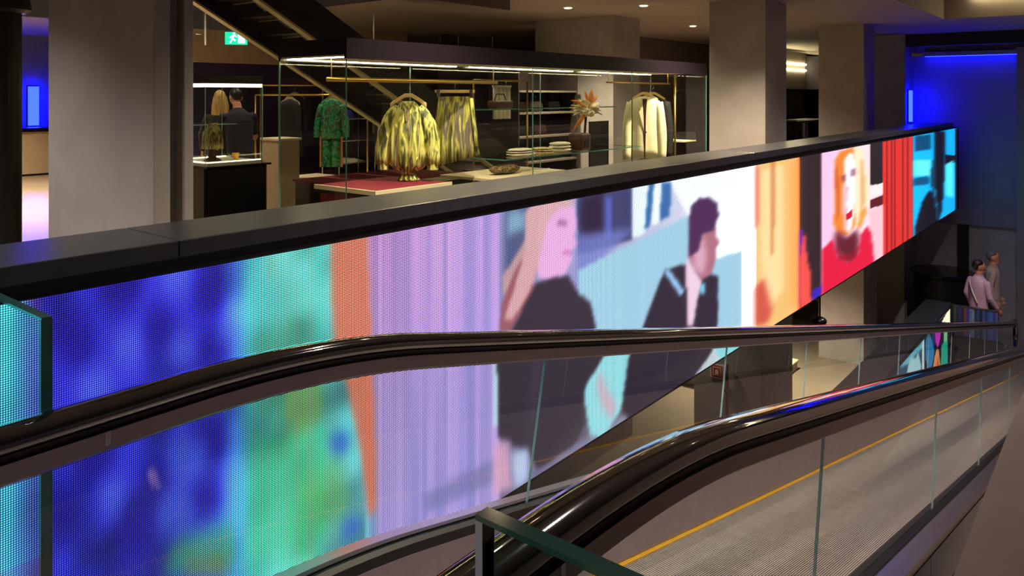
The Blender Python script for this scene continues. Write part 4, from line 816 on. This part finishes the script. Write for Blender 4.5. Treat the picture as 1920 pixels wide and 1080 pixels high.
# ================================================================== DOWNLIGHTS
def downlight(x, y, z, energy, label, color=WARM, spot=125, group=None, off=None):
    """recessed downlight; off names a lamp that hangs outside the picture"""
    t = thing('downlight' if not off else 'downlight_%s_offscreen' % off, label, 'light', (x, y, z), group=group)
    mk('trim_ring', lathe([(.085, -.006), (.085, 0), (.06, 0), (.06, -.006)], 24, (x, y, z)), 'cream', t); mk('lens', lathe([(.05, -.016), (.057, -.008), (.057, -.0005)], 20, (x, y, z)), 'downlight', t)
    l = lamp('SPOT', (x, y, z-.03), energy, color, .05, spot=spot, blend=.8); l.parent = t; l.location = (0, 0, -.03)
    l.name = 'downlight_lamp' if not off else 'lamp_%s_offscreen' % off
downlight(-6.8, 9.8, CE, 900, 'round recessed downlight above the wide stone column')
downlight(-6.7, 13.9, CE, 900, 'round recessed downlight between wide column and vitrine column')
downlight(-5.75, 10.27, CE, 150, 'small recessed downlight beside the column at the vitrine end')
for x, y, e, c, nm, lb in ((-3.6, .0, 300, NEUTRAL, 'pier', 'recessed ceiling downlight in front of the broad grooved stone pier'),
        (-5.6, .5, 300, NEUTRAL, 'pier_aisle', 'recessed ceiling downlight in the aisle beside the broad stone pier'),
        (-3.75, 4.6, 520, WARM, 'vitrine', 'recessed ceiling downlight over the front corner of the long vitrine'),
        (-2.85, 3.4, 320, WARM, 'coping', 'added ceiling downlight over the dark coping, lighting the pier edge'),  # unseen lamp, added to brighten the pier side and coping top
        (-3.75, 8.9, 1000, WARM, 'vitrine_end', 'recessed ceiling downlight between the coping and the far end of the vitrine'),
        (-12.5, 1.2, 1100, WARM, 'aisle', 'recessed ceiling downlight in the aisle behind the round column'),
        (-15.0, 4.2, 1100, WARM, 'counter', 'recessed ceiling downlight in front of the beige counter'),
        (-12.0, 4.3, 1800, WARM, 'case', 'recessed ceiling downlight behind the small display case')):
    downlight(x, y, CE, e, lb, c, off=nm)
for x, y, e, nm, lb in ((-1.25, 3.6, 420, 'walkway_top', 'recessed coffer downlight over the upper end of the moving walkway'), (-1.1, 8.0, 450, 'walkway_middle', 'recessed coffer downlight halfway along the moving walkway'), (-1.1, 12.8, 900, 'walkway_foot', 'recessed coffer downlight over the lower end of the moving walkway')):
    downlight(x, y, CE+.42, e, lb, (1, .84, .80), off=nm)
downlight(-1.3, -.7, CE, 170, 'round recessed downlight over the walkway head', (1, .82, .72), off='landing')
for x, y, e, nm, lb in ((-8.6, 7.1, 500, 'stair', 'recessed downlight of the upper storey over the dark staircase'), (-9.0, 3.0, 500, 'upper_aisle', 'recessed downlight of the upper storey at the head of the staircase'), (-12.5, 8.4, 700, 'upper_shop', 'recessed downlight of the upper storey beyond the stair opening')):
    downlight(x, y, 5.4, e, lb, off=nm)
downlight(-5.3, 10.0, -.83, 70, 'recessed downlight in the lower soffit beside the fire sign column')
downlight(-5.0, 13.4, -.83, 1100, 'recessed downlight in the lower soffit over the cream display blocks')
cv = thing('cove_light', 'warm cove light on the far lip of the ceiling coffer', 'light', (-.8, 15.4, CE+.3))
mk('tube', B(-2.2, 1.0, 15.43, 15.47, CE+.36, CE+.385), 'strip_warm', cv); mk('bracket', B(-2.2, 1.0, 15.47, 15.499, CE+.355, CE+.39), 'cream', cv)
# blue light bars: they light the walls with their own glowing tubes
bs = thing('blue_light_bar', 'upright blue light bar beside the column at the end wall', 'light', (-3.95, 19.15, 1.0))
mk('tube', B(-3.97, -3.91, 19.1, 19.2, 1.02, 1.72), 'strip_blue', bs); mk('holder', B(-3.999, -3.97, 19.09, 19.21, 1.0, 1.74), 'black', bs)
b2 = thing('blue_light_strip', 'long blue light strip under the ledge over the panel wall', 'light', (-2.8, 19.41, 2.475))
mk('tube', B(-3.7, -1.96, 19.405, 19.42, 2.475, 2.488), 'strip_blue', b2); mk('holder', B(-3.7, -1.96, 19.40, 19.425, 2.488, 2.50), 'black', b2)
b3 = thing('blue_light_bar', 'upright blue light bar on the wall beyond the beige counter', 'light', (-19.45, 6.84, .9))
mk('tube', B(-19.46, -19.38, 6.72, 6.92, .93, 1.81), 'strip_blue', b3); mk('holder', B(-19.499, -19.46, 6.71, 6.93, .91, 1.83), 'black', b3)
# ================================================================== LOWER STOREY THINGS
rcn = thing('round_counter', 'curved black reception counter on the lower floor by the lilac wall', 'counter', (-3.2, 18.55, FL))
def arc_prism(cx, cy, r0, r1, a0, a1, z0, z1, n=20):
    V = []; Fc = []
    for i in range(n+1):
        a = a0+(a1-a0)*i/n
        for r in (r0, r1):
            for z in (z0, z1): V.append((cx+r*math.cos(a), cy+r*math.sin(a), z))
    for i in range(n):
        b = i*4
        Fc += [(b, b+1, b+5, b+4), (b+2, b+6, b+7, b+3), (b+1, b+3, b+7, b+5), (b, b+4, b+6, b+2)]
    return V, Fc+[(0, 2, 3, 1), (n*4, n*4+1, n*4+3, n*4+2)]
mk('drum', lathe([(.53, 0), (.55, .04), (.55, 1.32)], 40, (-3.2, 18.55, FL)), 'black', rcn); mk('top', lathe([(.60, 1.32), (.62, 1.335), (.62, 1.37), (.60, 1.385)], 40, (-3.2, 18.55, FL)), 'black_gloss', rcn)
fs = thing('fire_sign', 'red fire equipment sign with white border on the lower column', 'sign', (-4.6, 10.27, -2.37))
mk('plate', B(-4.69, -4.49, 10.285, 10.298, -2.37, -2.17), 'sign_paint_white', fs); mk('red_field', B(-4.675, -4.505, 10.282, 10.285, -2.355, -2.185), 'sign_red', fs)
mk('inner_frame', B(-4.65, -4.53, 10.279, 10.282, -2.33, -2.21), 'sign_paint_white', fs); mk('inner_field', B(-4.64, -4.54, 10.276, 10.279, -2.32, -2.22), 'sign_red', fs)
mk('symbol', prism_y([(-4.615, -2.31), (-4.565, -2.31), (-4.565, -2.27), (-4.575, -2.245), (-4.605, -2.245), (-4.615, -2.27)], 10.273, 10.276), 'sign_paint_white', fs)
tag(mk('riser_pipe', J(tube([(-4.43, 10.25, FL), (-4.43, 10.25, -2.12)], .022, 10), B(-4.47, -4.39, 10.22, 10.3, -2.5, -2.47), B(-4.47, -4.39, 10.22, 10.3, -3.1, -3.07)), 'pipe_red'), 'dark red riser pipe beside the fire sign', 'pipe')
hr = thing('ceiling_camera', 'small black dome camera on a thin rod hung under the LED screen', 'camera', (-3.2, 10.34, -.85))
mk('rod', tube([(-3.2, 10.34, -.852), (-3.2, 10.34, -1.28)], .012, 8), 'black', hr); mk('dome', blob((-3.2, 10.3, -1.31), (.1, .1, .06), 14, 8), 'black_gloss', hr, smooth=True)
for (x0, x1, y0, y1, h_, lb) in ((-5.6, -4.9, 12.3, 14.6, .18, 'low cream display step on the brightly lit lower floor'), (-6.4, -5.6, 12.6, 15.0, .42, 'taller cream display block behind the low cream step')):
    t = thing('display_block', lb, 'display block', ((x0+x1)/2, (y0+y1)/2, FL)); mk('body', B(x0+.02, x1-.02, y0+.02, y1-.02, FL, FL+h_-.03), 'beige', t); mk('top', B(x0, x1, y0, y1, FL+h_-.03, FL+h_), 'cream', t, bevel=.005)
dais = struct('floor_dais', B(-3.0, -1.95, 16.25, 17.95, FL, FL+.24), 'lower_stone', 'shallow stone dais behind the low LED wall', 'floor')
# ================================================================== PEOPLE
def bake(name, geo, m, parent, voxel=.012, smooth_it=6):
    V, Fc = geo
    me = bpy.data.meshes.new('raw'); me.from_pydata(V, [], Fc); bm = bmesh.new(); bm.from_mesh(me); bmesh.ops.recalc_face_normals(bm, faces=bm.faces); bm.to_mesh(me); bm.free()
    o = bpy.data.objects.new('raw', me); COL.objects.link(o)
    r = o.modifiers.new('r', 'REMESH'); r.mode = 'VOXEL'; r.voxel_size = voxel
    s = o.modifiers.new('s', 'SMOOTH'); s.iterations = smooth_it; s.factor = .5
    dg = bpy.context.evaluated_depsgraph_get(); dg.update(); out = bpy.data.meshes.new_from_object(o.evaluated_get(dg)); bpy.data.objects.remove(o)
    out.name = name; out.materials.clear(); out.materials.append(MATS[m]); out.polygons.foreach_set('use_smooth', [True]*len(out.polygons))
    b = bpy.data.objects.new(name, out); COL.objects.link(b); b.parent = parent; LOC[b.name] = LOC[parent.name]; return b
def limb(pts, rs, n=14, flat=1.0):
    """tapered limb with rounded ends; flat scales the depth (y)"""
    pts = [Vector(p) for p in pts]; P, Rr = [], []
    d0 = (pts[0]-pts[1]).normalized(); d1 = (pts[-1]-pts[-2]).normalized()
    P.append(pts[0]+d0*rs[0]*.7); Rr.append(rs[0]*.5); P += pts; Rr += list(rs); P.append(pts[-1]+d1*rs[-1]*.7); Rr.append(rs[-1]*.5)
    return tube([tuple(p) for p in P], Rr, n)
def ell(z, rx, ry, cy=0., n=22): return [(rx*math.cos(2*math.pi*k/n), cy+ry*math.sin(2*math.pi*k/n), z) for k in range(n)]
def hand(w, d, s):
    """palm with four fingers and a thumb, hanging along d from wrist w"""
    w = Vector(w); d = Vector(d).normalized(); side = Vector((0, 1, 0)); side = (side-d*side.dot(d)).normalized(); nrm = d.cross(side).normalized()
    g = [limb([w, w+d*.05, w+d*.085], [.026, .032, .03])]
    for k, ln in enumerate((.07, .08, .075, .058)):
        b = w+d*.085+side*((1.5-k)*.019); g.append(limb([b, b+d*ln*.55, b+d*ln*.95-nrm*s*.02], [.0095, .009, .0075], 8))
    b = w+d*.03+side*.028; g.append(limb([b, b+d*.03+side*.022, b+d*.065+side*.024], [.012, .011, .009], 8)); return g
def person(label, loc, rz, h=1.8, shirt='pink_shirt', trous='trouser', hair='hair_dark', arms=None, short=False, long_hair=False, lean=0., strap=None, beard=False, glasses=False, head_turn=0., head_tilt=0., female=False):
    k = h/1.8; p = thing('person', label, 'person', loc, rz)
    A = arms or {}
    def lz(v):  # lean the upper body forward about the hips
        x, y, z = v
        if lean and z > .95:
            a = R(lean)*min(1, (z-.95)/.15); yy, zz = y, z-.95; return (x, yy*math.cos(a)+zz*math.sin(a), .95+zz*math.cos(a)-yy*math.sin(a))
        return v
    sw = .19 if not female else .165
    def arm(s):
        sh = lz((s*sw, 0, 1.43)); el, wr = A.get(s, ((s*.25, -.03, 1.17), (s*.25, .06, .92))); return sh, el, wr
    S = lambda g: ([(x*k, y*k, z*k) for x, y, z in g[0]], g[1])
    LV = lambda g: ([lz(v) for v in g[0]], g[1])
    torso = LV(loft([ell(.86, .155, .11), ell(.95, .165, .115), ell(1.08, .148, .105), ell(1.2, .16, .112), ell(1.34, .18, .118), ell(1.44, .165, .1), ell(1.5, .09, .075), ell(1.54, .055, .06)]))
    neck = LV(limb([(0, -.005, 1.47), (0, .012, 1.60)], [.062, .056]))
    body = [torso, neck]
    def head_pt(v):
        x, y, z = v; y0, z0 = y, z-1.58
        a = R(head_tilt); y, z = y0*math.cos(a)+z0*math.sin(a), z0*math.cos(a)-y0*math.sin(a)
        a = R(head_turn); x, y = x*math.cos(a)-y*math.sin(a), x*math.sin(a)+y*math.cos(a)
        return lz((x, y+.0, z+1.58))
    HP = lambda g: ([head_pt(v) for v in g[0]], g[1])
    def hf(d):
        s = 1.0
        if d.z < -.1: s -= .16*min(1, (-d.z-.1)*1.6)*(1 if d.y < .35 else .35)
        return s
    head = [blob((0, .012, 1.70), (.076, .097, .118), 22, 16, hf), limb([(0, .105, 1.705), (0, .125, 1.672)], [.011, .017], 8), blob((0, .075, 1.605), (.035, .03, .025), 10, 6), blob((0, .098, 1.642), (.026, .014, .014), 10, 6), limb([(-.03, .094, 1.728), (.03, .094, 1.728)], [.012, .012], 8)]
    for s in (-1, 1): head.append(blob((s*.078, .0, 1.69), (.012, .022, .034), 10, 6))
    body += [HP(g) for g in head]
    for s in (-1, 1):
        sh_, el, wr = arm(s); mid = tuple((a+b)/2 for a, b in zip(sh_, el)); m2 = tuple((a*.65+b*.35) for a, b in zip(el, wr))
        body.append(limb([sh_, mid, el, m2, wr], [.056, .047, .04, .041, .027])); d = Vector(wr)-Vector(el); body += hand(wr, d, s)
        hip = (s*.09, 0, .90); kn = (s*.10, .01, .49); an = (s*.10, -.02, .09)
        body.append(limb([hip, (s*.095, .01, .70), kn, (s*.10, -.025, .34), an], [.088, .075, .055, .054, .036]))
        body.append(limb([(s*.10, -.04, .05), (s*.105, .10, .035), (s*.11, .17, .03)], [.036, .036, .026]))
    bake('body', J(*[S(g) for g in body]), 'skin', p, .0095)
    cl = [LV(loft([ell(.84 if not short else .9, .178, .132), ell(.95, .182, .134), ell(1.08, .168, .126), ell(1.2, .176, .13), ell(1.34, .192, .134), ell(1.44, .178, .116), ell(1.5, .10, .09), ell(1.535, .068, .072)]))]
    for s in (-1, 1):
        sh_, el, wr = arm(s); mid = tuple((a+b)/2 for a, b in zip(sh_, el))
        if short: cl.append(limb([sh_, mid, tuple(a*.25+b*.75 for a, b in zip(sh_, el))], [.064, .062, .062]))
        else: cl.append(limb([sh_, mid, el, tuple(a*.1+b*.9 for a, b in zip(el, wr))], [.062, .058, .053, .042]))
    bake('shirt', J(*[S(g) for g in cl]), shirt, p, .012)
    cr_ = LV(loft([[(x*.075/.07, y, z) for x, y, z in ell(z, r, r*1.05)] for z, r in ((1.505, .076), (1.55, .068), (1.55, .058), (1.51, .06))], cap=False))
    if not short: mk('collar', S(cr_), shirt, p, world=False)
    tr_ = [loft([ell(.80, .168, .122), ell(.9, .172, .124), ell(.965, .16, .118)])]
    for s in (-1, 1): tr_.append(limb([(s*.09, 0, .88), (s*.095, .01, .70), (s*.10, .01, .49), (s*.10, -.02, .3), (s*.10, -.02, .08)], [.098, .09, .074, .068, .062]))
    bake('trousers', J(*[S(g) for g in tr_]), trous, p, .012)
    for s in (-1, 1): mk('shoe', S(loft([[(s*.105+rx*math.cos(a), .055+ry*math.sin(a), z) for a in (2*math.pi*q/18 for q in range(18))] for z, rx, ry in ((0, .045, .14), (.03, .048, .142), (.06, .042, .12), (.09, .035, .07))])), 'black_gloss', p, smooth=True, world=False)
    mk('belt', S(loft([ell(.94, .176, .13), ell(.975, .172, .128)])), 'black', p, world=False)
    hg = [blob((0, -.012, 1.728), (.086, .102, .105), 20, 12, lambda d: 1.0 if (d.z > .12 or d.y < -.15) else .82)]
    if long_hair:
        hg.append(loft([[(rx*math.cos(2*math.pi*q/20)*(1+.04*math.cos(q*2)), -.05+ry*math.sin(2*math.pi*q/20), z) for q in range(20)] for z, rx, ry in ((1.76, .07, .05), (1.68, .095, .065), (1.55, .11, .065), (1.40, .115, .055), (1.28, .09, .04))]))
        hg.append(limb([(.07, .02, 1.72), (.09, .03, 1.58), (.10, .05, 1.40)], [.03, .035, .02])); hg.append(limb([(-.07, .02, 1.72), (-.09, .03, 1.58), (-.10, .05, 1.40)], [.03, .035, .02]))
    bake('hair', J(*[S(HP(g)) for g in hg]), hair, p, .010, 3)
    for s in (-1, 1):
        ey = mk('eye', S(HP(blob((s*.031, .098, 1.705), (.012, .008, .008), 8, 6))), 'sign_paint_white', p, world=False); mk('iris', S(HP(blob((s*.031, .1045, 1.705), (.005, .003, .005), 8, 5))), 'black', ey, world=False)
    mk('mouth', S(HP(limb([(-.022, .106, 1.642), (0, .112, 1.643), (.022, .106, 1.642)], [.003, .0045, .003], 6))), 'brown_leather', p, world=False)
    if glasses:
        mk('spectacles', S(HP(J(*[tube([(s*.033+.022*math.cos(a), .113, 1.705+.017*math.sin(a)) for a in (2*math.pi*q/14 for q in range(15))], .002, 5) for s in (-1, 1)], *[tube([(s*.055, .112, 1.71), (s*.078, .0, 1.71)], .002, 5) for s in (-1, 1)]))), 'black', p, world=False)
    if strap: mk('shoulder_strap', S(LV(tube([(-.13, .03, 1.505), (-.10, -.11, 1.42), (0, -.142, 1.25), (.12, -.135, 1.05)], .012, 6))), strap, p, world=False)
    return p
D0 = FL+.24
person('man in a pale pink shirt and dark trousers standing behind the low LED wall', (-2.27, 16.6, D0), R(-40), 1.80, 'pink_shirt', strap='white_cloth', head_turn=-25, arms={1: ((.24, .02, 1.17), (.25, .18, .95)), -1: ((-.24, -.05, 1.17), (-.23, .06, .93))})
person('grey haired man with glasses and checked shirt standing beside the pink shirted man', (-2.16, 17.5, D0), R(-80), 1.84, 'check_shirt', hair='hair_grey', glasses=True, head_turn=-5, arms={-1: ((-.24, -.02, 1.17), (-.23, .12, .92)), 1: ((.24, -.05, 1.17), (.23, .05, .92))})
person('dark haired person in a navy t-shirt bending over the case beyond the olive stole', (-8.75, 5.42, 0), R(75), 1.72, 'navy_cloth', short=True, lean=14, head_tilt=18, arms={1: ((.27, .25, 1.12), (.15, .48, 1.08)), -1: ((-.27, .16, 1.14), (-.2, .42, 1.02))})
person('person with long blonde hair in a dark top seen from behind past the lit case', (-9.78, 5.74, 0), R(50), 1.66, 'black_cloth', hair='hair_blond', long_hair=True, female=True)
